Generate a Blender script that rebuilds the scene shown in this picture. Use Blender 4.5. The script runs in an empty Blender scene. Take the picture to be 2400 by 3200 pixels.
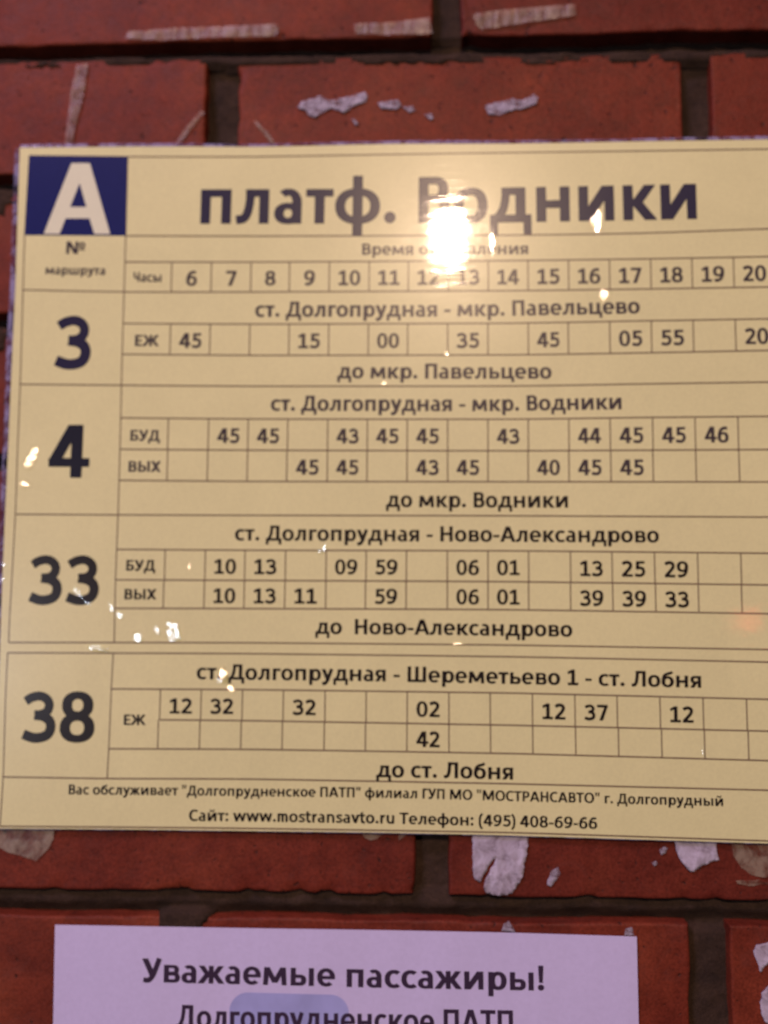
# Laminated bus timetable taped to a red brick wall at night, lit by one warm lamp
import bpy, math, random
import numpy as np
from mathutils import Vector, Matrix
from mathutils.geometry import delaunay_2d_cdt
R = math.radians; PI_ = math.pi
sc = bpy.context.scene
random.seed(7)

# ------------------------------------------------------------------ camera
cd = bpy.data.cameras.new('camera'); cam = bpy.data.objects.new('camera', cd)
sc.collection.objects.link(cam); sc.camera = cam
cd.sensor_fit = 'VERTICAL'; cd.sensor_height = 24.0; cd.lens = 22.875
cd.clip_start = .01; cd.clip_end = 200
Mc = Matrix(((0.9988289, -0.0017088, 0.0483525), (0.0479436, -0.0993780, -0.9938941), (0.0065036, 0.9950483, -0.0991797)))
m4 = Mc.to_4x4(); m4.translation = Vector((0.02432, -0.49993, 1.45011)); cam.matrix_world = m4
cd.dof.use_dof = True; cd.dof.focus_distance = .436; cd.dof.aperture_fstop = 1.95

# ------------------------------------------------------------------ dusk sky
world = bpy.data.worlds.new('World'); sc.world = world; world.use_nodes = True
wn = world.node_tree; bg = wn.nodes['Background']
sky = wn.nodes.new('ShaderNodeTexSky'); sky.sky_type = 'NISHITA'; sky.sun_disc = False
sky.sun_elevation = R(-2.0); sky.sun_rotation = R(200); sky.air_density = 1.6; sky.dust_density = 1.5; sky.ozone_density = 3.0
wn.links.new(sky.outputs[0], bg.inputs[0]); bg.inputs[1].default_value = .15
sc.view_settings.view_transform = 'Standard'; sc.view_settings.look = 'None'
sc.view_settings.exposure = 0; sc.view_settings.gamma = 1
sc.cycles.sample_clamp_indirect = 4.0
sc.cycles.use_denoising = True

# ------------------------------------------------------------------ lamps
def lamp(name, loc, target, size, power, color, shape='DISK'):
    l = bpy.data.lights.new(name, 'AREA'); l.shape = shape; l.size = size; l.energy = power; l.color = color
    o = bpy.data.objects.new(name, l); sc.collection.objects.link(o); o.location = loc
    o.rotation_euler = (Vector(target) - Vector(loc)).to_track_quat('-Z', 'Y').to_euler()
    return o
pl_ = lamp('platform_lamp', (0.085, -2.6, 2.665), (0, 0, 1.55), .048, 38, (1.0, .69, .465), 'ELLIPSE'); pl_.data.size_y = .13
lamp('lilac_fill_light', (-1.3, -1.7, 3.5), (0, 0, 1.4), .7, 38, (.92, .67, 1.0))  # added lilac fill, also veils the sheet's upper left; no sign stands there
lamp('street_lamp_light', (-1.60, -2.6, 1.27), (0, 0, 1.5), .23, 13, (.80, .86, 1.0))
lamp('signal_light', (1.0, -2.6, 1.42), (0, 0, 1.5), .025, .055, (1.0, .03, .02))

# ------------------------------------------------------------------ noise
def vn(x, y, seed=0):
    xi = np.floor(x).astype(np.int64); yi = np.floor(y).astype(np.int64); fx = x - xi; fy = y - yi
    fx = fx * fx * (3 - 2 * fx); fy = fy * fy * (3 - 2 * fy)
    def h(a, b):
        n = (a * 374761393 + b * 668265263 + seed * 1274126177) & 0xffffffff
        n = ((n ^ (n >> 13)) * 1274126177) & 0xffffffff
        return ((n ^ (n >> 16)) & 0xffff) / 65535.0
    return (h(xi, yi) * (1 - fx) + h(xi + 1, yi) * fx) * (1 - fy) + (h(xi, yi + 1) * (1 - fx) + h(xi + 1, yi + 1) * fx) * fy
def fbm(x, y, seed=0, o=3):
    s = 0; a = .5
    for k in range(o):
        s = s + a * (vn(x * 2 ** k, y * 2 ** k, seed + k) - .5); a *= .5
    return s * 2

# ------------------------------------------------------------------ data (millimetres on the wall, origin at eye level 1.5 m)
DATA = {
'facet': [[-106.73,-62.63,3.2,5.0,0,0],[-109.67,-58.1,1.4,1.0,-30,0],[-125.38,-65.21,2.3,2.4,0,0],[-115.55,-61.4,2.2,0.9,-55,0],[-145.82,-70.58,8.5,1.4,-9,0],[-158.23,-42.38,4.2,1.1,-48,0],[-152.68,-47.44,2.4,0.8,-25,0],[-139.88,-49.82,2.4,0.9,-50,0],[-135.74,-53.72,2.2,1.2,-20,0],[-80.66,-83.4,1.5,4.2,8,1],[-76.91,-90.1,1.2,1.3,0,1],[-82.57,-86.15,2.4,0.8,-10,0],[-30.41,-18.46,1.0,2.0,0,0],[-32.52,-20.44,1.8,0.7,15,0],[-183.58,31.1,2.6,1.2,25,1],[-184.8,27.71,2.6,1.2,25,1],[-186.02,24.32,2.2,1.0,25,1],[-188.3,14.01,2.2,1.2,-20,1],[-197.29,-28.19,2.2,0.9,10,0],[-197.61,-35.99,1.3,0.7,0,0],[113.61,112.19,2.0,3.2,-38,1],[109.61,152.77,2.2,3.0,0,1],[37.69,-66.81,3.4,0.7,0,1],[-99.86,-28.59,0.7,0.7,0,1],[158.04,-118.8,0.5,1.2,0,0],[-0.29,67.15,0.9,0.9,0,1],[32.04,82.39,1.0,0.8,0,1]],
'crease': [[112.92,152.73,2.6,0.3,12],[113.61,112.36,1.3,0.2,4.5],[57.12,141.31,1.6,0.06,6]],
'texts': [['6','hour_number','hazed',[[-105.56,120.07],[-100.0,120.02]],7.9,3.0],
['7','hour_number','hazed',[[-84.35,119.86],[-78.8,119.81]],7.89,3.0],
['8','hour_number','hazed',[[-63.44,119.8],[-58.07,119.77]],7.65,3.0],
['9','hour_number','hazed',[[-42.74,119.58],[-37.21,119.55]],7.89,3.0],
['10','hour_number','hazed',[[-24.66,119.5],[-13.23,119.45]],7.87,3.0],
['11','hour_number','hazed',[[-3.76,119.47],[7.44,119.42]],7.73,3.0],
['12','hour_number','hazed',[[16.89,119.3],[28.28,119.25]],7.87,3.0],
['13','hour_number','hazed',[[37.78,119.21],[49.12,119.16]],7.86,3.0],
['14','hour_number','hazed',[[58.56,119.14],[69.76,119.12]],7.77,3.0],
['15','hour_number','hazed',[[79.23,119.07],[90.66,119.1]],7.95,3.0],
['16','hour_number','hazed',[[100.24,119.1],[111.72,119.14]],7.99,3.0],
['17','hour_number','hazed',[[121.34,119.13],[132.86,119.18]],8.04,3.0],
['18','hour_number','hazed',[[142.48,119.25],[153.95,119.35]],8.02,3.0],
['19','hour_number','hazed',[[163.57,119.4],[175.09,119.49]],8.07,3.0],
['20','hour_number','hazed',[[184.68,119.54],[196.36,119.64]],8.11,3.0],
['45','departure_time','hazed',[[-108.38,86.4],[-96.77,86.25]],7.8,3.0],
['15','departure_time','hazed',[[-45.47,85.78],[-34.12,85.74]],7.75,3.0],
['00','departure_time','hazed',[[-3.97,85.66],[7.31,85.62]],7.66,3.0],
['35','departure_time','hazed',[[37.4,85.41],[48.87,85.37]],7.81,3.0],
['45','departure_time','hazed',[[78.96,85.47],[90.25,85.59]],7.72,3.0],
['05','departure_time','hazed',[[120.91,85.74],[132.56,85.86]],8.0,3.0],
['55','departure_time','hazed',[[142.11,85.95],[153.8,86.09]],8.04,3.0],
['20','departure_time','hazed',[[184.74,86.4],[196.52,86.54]],8.14,3.0],
['45','departure_time','hazed',[[-86.94,35.7],[-75.49,35.59]],7.63,3.0],
['45','departure_time','hazed',[[-66.14,35.51],[-54.74,35.46]],7.62,3.0],
['43','departure_time','hazed',[[-24.62,35.37],[-13.31,35.33]],7.58,3.0],
['45','departure_time','hazed',[[-4.05,35.28],[7.28,35.24]],7.61,3.0],
['45','departure_time','hazed',[[16.59,35.16],[28.03,35.12]],7.7,3.0],
['43','departure_time','hazed',[[57.99,35.01],[69.3,35.02]],7.64,3.0],
['44','departure_time','hazed',[[99.29,35.16],[110.78,35.25]],7.79,3.0],
['45','departure_time','hazed',[[120.31,35.2],[132.11,35.28]],8.02,3.0],
['45','departure_time','hazed',[[141.74,35.33],[153.49,35.4]],8.01,3.0],
['46','departure_time','hazed',[[163.12,35.43],[174.91,35.5]],8.05,3.0],
['45','departure_time','hazed',[[-45.49,19.04],[-33.94,19.02]],7.7,3.0],
['45','departure_time','hazed',[[-24.6,19.08],[-13.33,19.06]],7.53,3.0],
['43','departure_time','hazed',[[16.56,18.9],[28.02,18.88]],7.69,3.0],
['45','departure_time','hazed',[[37.34,18.89],[48.66,18.87]],7.61,3.0],
['40','departure_time','hazed',[[78.37,18.82],[89.74,18.84]],7.67,3.0],
['45','departure_time','hazed',[[99.14,18.75],[110.77,18.78]],7.86,3.0],
['45','departure_time','hazed',[[120.31,18.77],[131.98,18.79]],7.91,3.0],
['10','departure_time','black',[[-86.94,-32.26],[-75.75,-32.27]],7.43,3.0],
['13','departure_time','black',[[-66.3,-32.36],[-54.88,-32.35]],7.59,3.0],
['09','departure_time','black',[[-24.64,-32.26],[-13.38,-32.24]],7.44,3.0],
['59','departure_time','black',[[-4.16,-32.26],[7.14,-32.25]],7.48,3.0],
['06','departure_time','black',[[37.17,-32.25],[48.47,-32.24]],7.52,3.0],
['01','departure_time','black',[[57.69,-32.21],[68.94,-32.23]],7.5,3.0],
['13','departure_time','black',[[99.29,-32.52],[110.6,-32.59]],7.65,3.0],
['25','departure_time','black',[[120.09,-32.73],[131.72,-32.81]],7.81,3.0],
['29','departure_time','black',[[141.3,-32.92],[153.06,-33.0]],7.91,3.0],
['10','departure_time','black',[[-87.03,-47.25],[-75.79,-47.22]],7.44,3.0],
['13','departure_time','black',[[-66.33,-47.25],[-54.95,-47.23]],7.54,3.0],
['11','departure_time','black',[[-45.42,-47.25],[-33.99,-47.23]],7.59,3.0],
['59','departure_time','black',[[-4.34,-47.16],[7.02,-47.14]],7.5,3.0],
['06','departure_time','black',[[37.16,-47.09],[48.42,-47.07]],7.47,3.0],
['01','departure_time','black',[[57.62,-47.04],[68.84,-47.06]],7.46,3.0],
['39','departure_time','black',[[99.11,-47.46],[110.67,-47.55]],7.72,3.0],
['39','departure_time','black',[[120.18,-47.68],[131.87,-47.77]],7.81,3.0],
['33','departure_time','black',[[141.41,-47.85],[153.05,-47.94]],7.8,3.0],
['12','departure_time','black',[[-108.19,-103.12],[-96.76,-103.08]],7.47,3.0],
['32','departure_time','black',[[-87.23,-103.07],[-75.64,-103.02]],7.51,3.0],
['32','departure_time','black',[[-45.31,-103.08],[-33.68,-103.12]],7.56,3.0],
['02','departure_time','black',[[17.17,-103.3],[28.65,-103.34]],7.52,3.0],
['12','departure_time','black',[[79.65,-103.71],[91.1,-103.84]],7.61,3.0],
['37','departure_time','black',[[100.56,-103.93],[111.99,-104.06]],7.54,3.0],
['12','departure_time','black',[[142.46,-104.5],[153.93,-104.64]],7.68,3.0],
['42','departure_time','black',[[17.1,-118.12],[28.63,-118.16]],7.53,3.0],
['А','line_letter','cream',[[-183.58,149.7],[-147.83,149.16]],38.72,3.0],
['№','column_heading','hazed',[[-170.9,138.21],[-160.81,138.0]],6.72,3.0],
['маршрута','column_heading','hazed',[[-181.76,127.04],[-149.46,126.35]],4.75,3.0],
['Часы','column_heading','hazed',[[-133.96,122.51],[-118.97,122.19]],5.07,3.0],
['платф. Водники','stop_name','navy',[[-98.68,154.1],[-34.79,153.36],[24.46,152.85],[63.03,152.69],[91.36,152.84],[129.45,153.03],[161.87,153.29]],24.81,3.0],
['Время отправления','column_heading','hazed',[[-12.22,135.87],[74.57,135.23]],6.04,3.0],
['ст. Долгопрудная - мкр. Павельцево','route_line','hazed',[[-68.29,102.8],[24.54,102.21],[66.04,102.3],[131.63,103.03]],8.02,3.0],
['до мкр. Павельцево','route_line','hazed',[[-24.56,69.64],[32.87,69.18],[86.0,68.92]],7.78,3.0],
['ст. Долгопрудная - мкр. Водники','route_line','hazed',[[-59.11,52.59],[49.32,52.05],[73.9,52.22],[121.43,52.81]],7.86,3.0],
['до мкр. Водники','route_line','black',[[1.2,2.34],[49.16,2.16],[93.63,2.15]],7.73,3.0],
['ст. Долгопрудная - Ново-Александрово','route_line','black',[[-76.5,-15.08],[0.24,-15.25],[65.28,-15.37],[138.91,-15.45]],7.66,3.0],
['до  Ново-Александрово','route_line','black',[[-34.32,-62.48],[32.87,-62.52],[94.97,-62.92]],7.54,3.0],
['ст. Долгопрудная - Шереметьево 1 - ст. Лобня','route_line','black',[[-94.59,-85.79],[0.7,-85.96],[64.82,-86.59],[158.01,-87.53]],7.6,3.0],
['до ст. Лобня','route_line','black',[[-2.82,-133.23],[32.87,-133.11],[64.99,-133.41]],7.64,3.0],
['Вас обслуживает "Долгопрудненское ПАТП" филиал ГУП МО "МОСТРАНСАВТО" г. Долгопрудный','service_line','black',[[-158.52,-143.96],[-102.01,-143.57],[-63.11,-143.44],[-27.71,-143.21],[20.17,-143.24],[64.45,-143.79],[106.77,-144.13],[167.21,-144.63]],4.81,3.0],
['Сайт: www.mostransavto.ru Телефон: (495) 408-69-66','service_line','black',[[-96.69,-156.02],[-62.87,-155.77],[1.16,-155.64],[64.37,-156.12],[105.96,-156.49]],5.42,3.0],
['ЕЖ','day_code','hazed',[[-131.97,87.56],[-119.31,87.39]],5.87,3.0],
['БУД','day_code','hazed',[[-132.8,36.95],[-117.3,36.84]],5.59,3.0],
['ВЫХ','day_code','hazed',[[-133.24,20.58],[-116.39,20.49]],5.55,3.0],
['БУД','day_code','black',[[-132.75,-30.88],[-117.69,-30.89]],5.43,3.0],
['ВЫХ','day_code','black',[[-133.18,-45.61],[-116.68,-45.58]],5.24,3.0],
['ЕЖ','day_code','black',[[-131.39,-109.11],[-120.2,-109.05]],5.11,3.0],
['3','route_number','navy',[[-174.81,75.91],[-155.89,75.63]],27.89,3.0],
['4','route_number','navyblack',[[-175.59,17.73],[-154.42,17.64]],27.43,3.0],
['33','route_number','black',[[-183.22,-48.12],[-146.96,-48.06]],24.55,3.0],
['38','route_number','black',[[-183.84,-118.0],[-146.67,-117.76]],24.67,3.0],
['Уважаемые пассажиры!','notice_line','violet',[[-118.76,-234.5],[-61.64,-234.42],[1.58,-234.4],[79.5,-233.86]],11.0,1.2],
['Долгопрудненское ПАТП','notice_line','violet',[[-100.81,-255.94],[64.35,-254.45]],10.83,1.2]],
'grid1': [[[-193.34,193.2],[-139.17,191.76],[-69.67,190.61],[-1.1,190.71],[66.62,190.64],[133.47,190.39],[199.5,190.33],[248.48,190.27]],
[[-138.93,147.72],[-68.81,146.68],[66.32,145.53],[132.61,145.74],[198.13,147.32],[246.75,148.49]],
[[-138.8,133.27],[-68.53,132.49],[66.23,131.78],[132.35,131.91],[197.65,132.46],[246.11,132.86]],
[[-193.59,118.54],[-138.77,116.88],[-68.21,116.21],[66.13,115.63],[132.04,115.85],[197.14,116.33],[245.44,116.68]],
[[-138.71,99.72],[-67.87,98.83],[66.02,98.29],[131.71,98.96],[196.6,99.54],[244.75,99.97]],
[[-138.67,83.12],[-67.54,82.07],[65.91,81.5],[131.39,82.1],[196.07,83.03],[244.08,83.72]],
[[-192.88,67.21],[-138.28,66.44],[-67.22,65.6],[65.8,65.07],[131.07,65.85],[195.55,66.55],[243.39,67.06]],
[[-138.21,49.02],[-66.88,48.21],[65.69,47.74],[130.74,48.38],[194.98,48.85],[242.65,49.19]],
[[-137.99,32.39],[-66.55,31.79],[65.58,31.28],[130.41,31.52],[194.43,31.76],[241.93,31.94]],
[[-137.94,16.04],[-66.23,15.47],[65.48,15.33],[193.91,15.28],[241.25,15.26]],
[[-192.37,-1.8],[-137.83,-2.04],[-65.89,-2.15],[65.37,-2.15],[193.34,-2.55],[240.5,-2.7]],
[[-137.89,-19.99],[-65.53,-20.15],[65.25,-20.0],[192.76,-20.74],[239.75,-21.01]],
[[-138.03,-35.68],[-65.23,-35.64],[65.15,-35.62],[192.25,-36.56],[239.09,-36.91]],
[[-138.03,-50.3],[-64.94,-49.99],[65.06,-49.71],[191.79,-50.86],[238.49,-51.29]],
[[-192.76,-68.19],[-137.76,-67.75],[-64.6,-67.32],[64.95,-67.38],[191.23,-68.54],[237.76,-68.97]]],
'grid2': [[[-193.19,-73.42],[-138.08,-73.11],[-64.5,-72.8],[64.91,-73.19],[191.03,-74.67],[237.51,-75.22]],
[[-138.28,-91.22],[-64.14,-90.85],[64.79,-91.17],[190.45,-92.88],[236.75,-93.51]],
[[-113.05,-106.41],[-63.84,-106.31],[64.69,-106.98],[189.96,-108.33],[236.12,-108.83]],
[[-138.56,-121.16],[-63.56,-120.49],[64.6,-120.82],[189.5,-122.53],[235.52,-123.16]],
[[-192.66,-135.91],[-138.7,-135.92],[-63.27,-135.13],[64.51,-135.51],[189.05,-136.73],[234.94,-137.17]],
[[-193.52,-160.31],[-127.58,-159.67],[-62.8,-159.2],[64.35,-159.04],[188.28,-160.86],[233.94,-161.53]]],
'v1': [[[-193.34,193.2],[-194.02,148.23],[-193.59,118.54],[-192.88,67.21],[-192.74,33.15],[-192.37,-1.8],[-192.98,-55.91],[-192.93,-68.2]],
[[-139.35,191.76],[-138.93,147.72],[-138.81,118.19],[-138.67,83.12],[-138.16,32.39],[-138.01,-1.7],[-138.2,-35.68],[-137.76,-67.75]],
[[-113.56,132.99],[-113.53,116.64]],
[[-92.29,132.75],[-92.27,116.44]],
[[-71.11,132.52],[-71.09,116.24]],
[[-50.61,132.4],[-50.59,116.14]],
[[-29.51,132.29],[-29.49,116.04]],
[[-8.5,132.18],[-8.48,115.95]],
[[12.1,132.07],[12.11,115.86]],
[[33.03,131.96],[33.04,115.77]],
[[53.88,131.85],[53.88,115.68]],
[[74.48,131.8],[74.48,115.65]],
[[95.49,131.84],[95.49,115.73]],
[[116.59,131.88],[116.59,115.8]],
[[137.77,131.96],[137.76,115.89]],
[[158.86,132.13],[158.85,116.04]],
[[180.03,132.31],[180.03,116.2]],
[[201.29,132.49],[201.27,116.35]],
[[222.61,132.67],[222.6,116.51]],
[[-113.28,99.4],[-113.26,82.74]],
[[-92.15,99.14],[-92.13,82.43]],
[[-71.1,98.87],[-71.08,82.12]],
[[-50.31,98.76],[-50.29,82.0]],
[[-29.44,98.67],[-29.42,81.91]],
[[-8.64,98.59],[-8.63,81.82]],
[[11.9,98.51],[11.91,81.73]],
[[32.7,98.43],[32.7,81.64]],
[[53.57,98.34],[53.58,81.55]],
[[74.37,98.38],[74.37,81.58]],
[[94.92,98.59],[94.92,81.77]],
[[116.21,98.81],[116.21,81.96]],
[[137.41,99.02],[137.41,82.19]],
[[158.7,99.21],[158.69,82.49]],
[[180.05,99.4],[180.05,82.8]],
[[201.49,99.59],[201.48,83.1]],
[[223.0,99.78],[222.99,83.41]],
[[-113.02,48.74],[-113.0,32.18]],
[[-91.75,48.5],[-91.74,32.0]],
[[-70.91,48.26],[-70.9,31.82]],
[[-50.16,48.15],[-50.14,31.73]],
[[-29.32,48.08],[-29.31,31.64]],
[[-8.73,48.01],[-8.72,31.56]],
[[11.88,47.93],[11.89,31.49]],
[[32.7,47.86],[32.71,31.4]],
[[53.37,47.79],[53.38,31.32]],
[[73.96,47.82],[73.96,31.31]],
[[94.63,48.03],[94.63,31.39]],
[[115.55,48.23],[115.55,31.46]],
[[137.02,48.43],[137.02,31.54]],
[[158.41,48.58],[158.41,31.62]],
[[179.87,48.74],[179.86,31.7]],
[[201.4,48.9],[201.39,31.78]],
[[223.0,49.05],[222.99,31.87]],
[[-112.88,32.18],[-112.86,15.84]],
[[-91.75,32.0],[-91.74,15.67]],
[[-70.91,31.83],[-70.9,15.51]],
[[-50.31,31.73],[-50.29,15.45]],
[[-29.28,31.64],[-29.27,15.43]],
[[-8.76,31.57],[-8.75,15.41]],
[[11.85,31.49],[11.85,15.39]],
[[32.7,31.4],[32.71,15.37]],
[[53.3,31.32],[53.31,15.34]],
[[73.75,31.31],[73.75,15.33]],
[[94.43,31.39],[94.44,15.32]],
[[115.6,31.47],[115.6,15.31]],
[[136.84,31.55],[136.84,15.3]],
[[158.31,31.63],[158.32,15.29]],
[[179.86,31.71],[179.86,15.28]],
[[201.47,31.79],[201.47,15.27]],
[[223.15,31.87],[223.15,15.26]],
[[-112.71,-20.05],[-112.7,-35.67]],
[[-91.74,-20.09],[-91.73,-35.66]],
[[-71.17,-20.13],[-71.16,-35.65]],
[[-50.2,-20.13],[-50.19,-35.64]],
[[-29.31,-20.11],[-29.3,-35.64]],
[[-8.83,-20.08],[-8.82,-35.64]],
[[11.73,-20.06],[11.74,-35.63]],
[[32.54,-20.04],[32.55,-35.63]],
[[53.1,-20.01],[53.1,-35.63]],
[[73.57,-20.05],[73.58,-35.69]],
[[94.61,-20.17],[94.61,-35.84]],
[[115.39,-20.29],[115.4,-35.99]],
[[136.57,-20.41],[136.57,-36.15]],
[[157.97,-20.54],[157.98,-36.31]],
[[179.29,-20.66],[179.29,-36.46]],
[[200.67,-20.79],[200.67,-36.62]],
[[222.11,-20.91],[222.11,-36.78]],
[[-112.94,-35.67],[-112.93,-50.19]],
[[-91.86,-35.66],[-91.85,-50.1]],
[[-71.19,-35.65],[-71.18,-50.01]],
[[-50.28,-35.64],[-50.27,-49.96]],
[[-29.28,-35.64],[-29.28,-49.91]],
[[-9.03,-35.63],[-9.02,-49.87]],
[[11.64,-35.63],[11.64,-49.82]],
[[32.54,-35.63],[32.55,-49.78]],
[[53.04,-35.63],[53.04,-49.73]],
[[73.45,-35.69],[73.46,-49.78]],
[[94.42,-35.84],[94.43,-49.97]],
[[115.46,-36.0],[115.47,-50.17]],
[[136.73,-36.16],[136.74,-50.36]],
[[157.91,-36.31],[157.92,-50.55]],
[[179.16,-36.47],[179.16,-50.74]],
[[200.47,-36.63],[200.48,-50.94]],
[[221.85,-36.79],[221.85,-51.13]]],
'v2': [[[-193.19,-73.42],[-193.25,-97.77],[-192.66,-135.91],[-193.19,-160.3]],
[[-138.08,-73.11],[-138.45,-91.22],[-138.72,-121.32],[-139.03,-135.93]],
[[-113.11,-91.09],[-113.11,-106.42]],
[[-92.1,-90.99],[-92.09,-106.37]],
[[-71.0,-90.88],[-71.0,-106.33]],
[[-50.16,-90.88],[-50.15,-106.38]],
[[-28.99,-90.94],[-28.98,-106.49]],
[[-8.23,-90.99],[-8.23,-106.6]],
[[12.44,-91.04],[12.44,-106.71]],
[[33.34,-91.09],[33.35,-106.82]],
[[53.92,-91.14],[53.93,-106.92]],
[[74.89,-91.31],[74.9,-107.09]],
[[95.93,-91.6],[95.94,-107.32]],
[[116.72,-91.88],[116.73,-107.54]],
[[137.74,-92.17],[137.75,-107.77]],
[[158.82,-92.46],[158.83,-107.99]],
[[179.97,-92.75],[179.98,-108.22]],
[[201.18,-93.04],[201.19,-108.45]],
[[222.45,-93.33],[222.46,-108.68]],
[[-113.66,-106.42],[-113.65,-120.94]],
[[-92.37,-106.37],[-92.37,-120.75]],
[[-71.34,-106.32],[-71.34,-120.56]],
[[-50.39,-106.38],[-50.39,-120.52]],
[[-29.21,-106.49],[-29.2,-120.58]],
[[-8.43,-106.6],[-8.43,-120.63]],
[[12.35,-106.71],[12.36,-120.69]],
[[33.34,-106.82],[33.35,-120.74]],
[[54.02,-106.93],[54.03,-120.79]],
[[74.92,-107.09],[74.93,-120.96]],
[[96.06,-107.32],[96.07,-121.25]],
[[117.1,-107.55],[117.11,-121.54]],
[[138.21,-107.78],[138.22,-121.83]],
[[159.07,-108.0],[159.08,-122.11]],
[[180.3,-108.23],[180.31,-122.4]],
[[201.6,-108.46],[201.61,-122.69]],
[[222.95,-108.7],[222.97,-122.98]]],
'shapes': {
'blue_square': [[-193.42,193.38],[-166.37,192.57],[-139.35,191.76],[-139.16,170.27],[-138.93,147.72],[-165.54,148.23],[-194.04,148.76],[-193.79,171.07]],
'sheet': [[-198.85,197.81],[-169.2,197.67],[-141.81,197.45],[-104.46,196.92],[-69.78,196.15],[-35.35,196.27],[4.66,196.48],[66.65,195.58],[133.58,195.66],[199.67,195.56],[252.27,195.5]],
'sheet_bottom': [[237.2,-163.31],[188.24,-162.07],[64.34,-160.42],[1.19,-160.12],[-62.77,-160.44],[-127.55,-160.76],[-193.14,-161.4],[-196.77,-161.46]],
'sheet_left': [[-196.85,-131.51],[-197.06,-91.34],[-197.53,-55.94],[-197.83,-9.02],[-197.8,27.55],[-197.86,74.31],[-197.82,119.63],[-198.34,158.61]],
'notice_top': [[-163.62,-208.28],[-126.55,-208.1],[-62.17,-207.8],[1.41,-207.34],[64.19,-207.19],[124.63,-207.68]],
'notice_side': [[124.78,-248.3],[-162.66,-255.73]],
'blue_patch': [[-74.62,-238.37],[-16.32,-237.54],[-15.46,-260.88],[-74.71,-262.46]]},
'tape': {
'tape1': [[-144.06,260.51],[-142.42,264.56],[-114.03,266.12],[-75.18,266.68],[-60.06,267.25],[-58.94,262.98],[-60.99,259.9],[-89.13,260.18],[-120.93,259.24]],
'tape2': [[-18.07,266.25],[-1.72,266.41],[23.41,268.74],[24.63,259.57],[-1.67,259.44],[-17.32,260.36]],
'tape3': [[46.37,268.92],[48.44,270.7],[67.37,272.43],[101.63,274.51],[101.54,267.95],[74.17,264.6],[50.99,261.14],[48.07,263.76]],
'tape4': [[-170.27,245.73],[-163.88,246.52],[-165.69,228.14],[-169.04,213.56],[-171.6,197.22],[-175.49,197.29],[-174.08,215.48],[-172.88,230.12]],
'tape5': [[-100.77,218.29],[-98.65,217.35],[-105.43,208.76],[-114.2,196.25],[-117.0,196.3],[-108.94,208.82]],
'tape6': [[-71.97,211.77],[-70.58,212.11],[-63.84,205.3],[-57.78,196.19],[-59.86,196.23],[-65.55,203.53]],
'glueM': [[-206.01,-160.78],[-166.26,-160.11],[-166.49,-166.43],[-168.77,-171.19],[-171.92,-174.71],[-175.43,-177.6],[-180.45,-175.81],[-188.8,-173.91],[-193.87,-171.64],[-203.89,-170.24]],
'glueN': [[-11.43,-159.07],[1.85,-158.84],[0.27,-161.98],[-2.43,-163.88],[-5.3,-164.56],[-8.51,-163.37]],
'glueN2': [[8.24,-158.73],[14.61,-158.63],[13.03,-160.83],[10.01,-163.36],[8.42,-164.32]],
'glueL': [[171.14,-161.32],[201.48,-160.79],[201.09,-172.18],[193.25,-177.62],[187.08,-178.79],[180.98,-177.85],[175.71,-174.16],[172.32,-168.91]],
'glueL2': [[173.21,-180.57],[183.99,-179.76],[188.55,-180.88],[188.21,-182.1],[177.75,-182.9],[173.94,-182.07]]},
'scraps': {
'A': [[-48.45,219.47],[-46.41,222.51],[-40.35,223.84],[-36.04,225.57],[-32.54,223.33],[-27.35,223.23],[-18.72,225.23],[-11.82,227.26],[-10.08,225.06],[-11.43,221.83],[-18.65,218.9],[-22.94,215.37],[-26.41,217.24],[-29.89,218.57],[-34.19,216.49],[-38.48,213.32],[-41.96,214.47],[-43.74,217.57]],
'B': [[-4.87,220.98],[1.15,222.12],[6.31,222.56],[8.05,219.29],[5.48,216.99],[-3.12,217.7]],
'C': [[8.57,218.37],[14.06,218.81],[15.79,216.44],[12.36,215.24]],
'D': [[20.42,214.01],[24.36,214.48],[25.39,211.77],[23.51,210.72]],
'E': [[-18.93,212.23],[-17.21,212.2],[-15.11,209.28],[-16.48,208.23]],
'F': [[52.55,217.53],[53.4,218.77],[63.63,220.9],[67.04,221.73],[72.98,220.72],[78.1,224.2],[80.97,222.35],[79.75,218.79],[73.79,216.23],[67.0,215.46],[60.18,212.91],[54.23,213.38]],
'G': [[44.97,-158.11],[72.15,-158.42],[72.41,-165.66],[70.77,-173.06],[69.46,-180.75],[66.28,-186.15],[64.38,-188.48],[60.46,-189.47],[54.96,-189.58],[51.82,-188.73],[50.57,-187.23],[51.53,-181.86],[55.82,-174.11],[57.09,-170.55],[54.24,-173.67],[48.69,-183.44],[45.86,-181.96],[45.09,-175.07]],
'H': [[81.65,-184.33],[81.99,-182.03],[83.6,-177.72],[87.22,-175.51],[88.12,-178.86],[86.37,-181.95],[83.52,-185.05]],
'I': [[143.28,-161.04],[163.75,-160.68],[164.35,-166.77],[165.17,-171.02],[161.91,-171.69],[157.22,-173.75],[153.29,-176.56],[150.98,-176.45],[148.72,-173.91],[145.71,-170.16]],
'J': [[136.49,-166.51],[138.85,-164.94],[140.7,-165.67],[139.56,-167.98],[137.36,-169.09]],
'K': [[132.63,-172.69],[134.82,-171.88],[135.56,-173.39],[133.99,-174.49]],
'O': [[59.11,-206.53],[60.38,-203.01],[62.73,-201.9],[65.06,-205.19],[66.14,-207.28]],
'P': [[118.64,-207.65],[119.48,-204.02],[122.58,-203.5],[123.59,-207.24]],
'Q': [[180.21,-213.17],[182.28,-210.14],[187.64,-209.27],[193.66,-211.38],[193.46,-217.34],[187.34,-218.67],[183.39,-223.51],[182.46,-219.08],[181.03,-216.13]],
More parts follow.
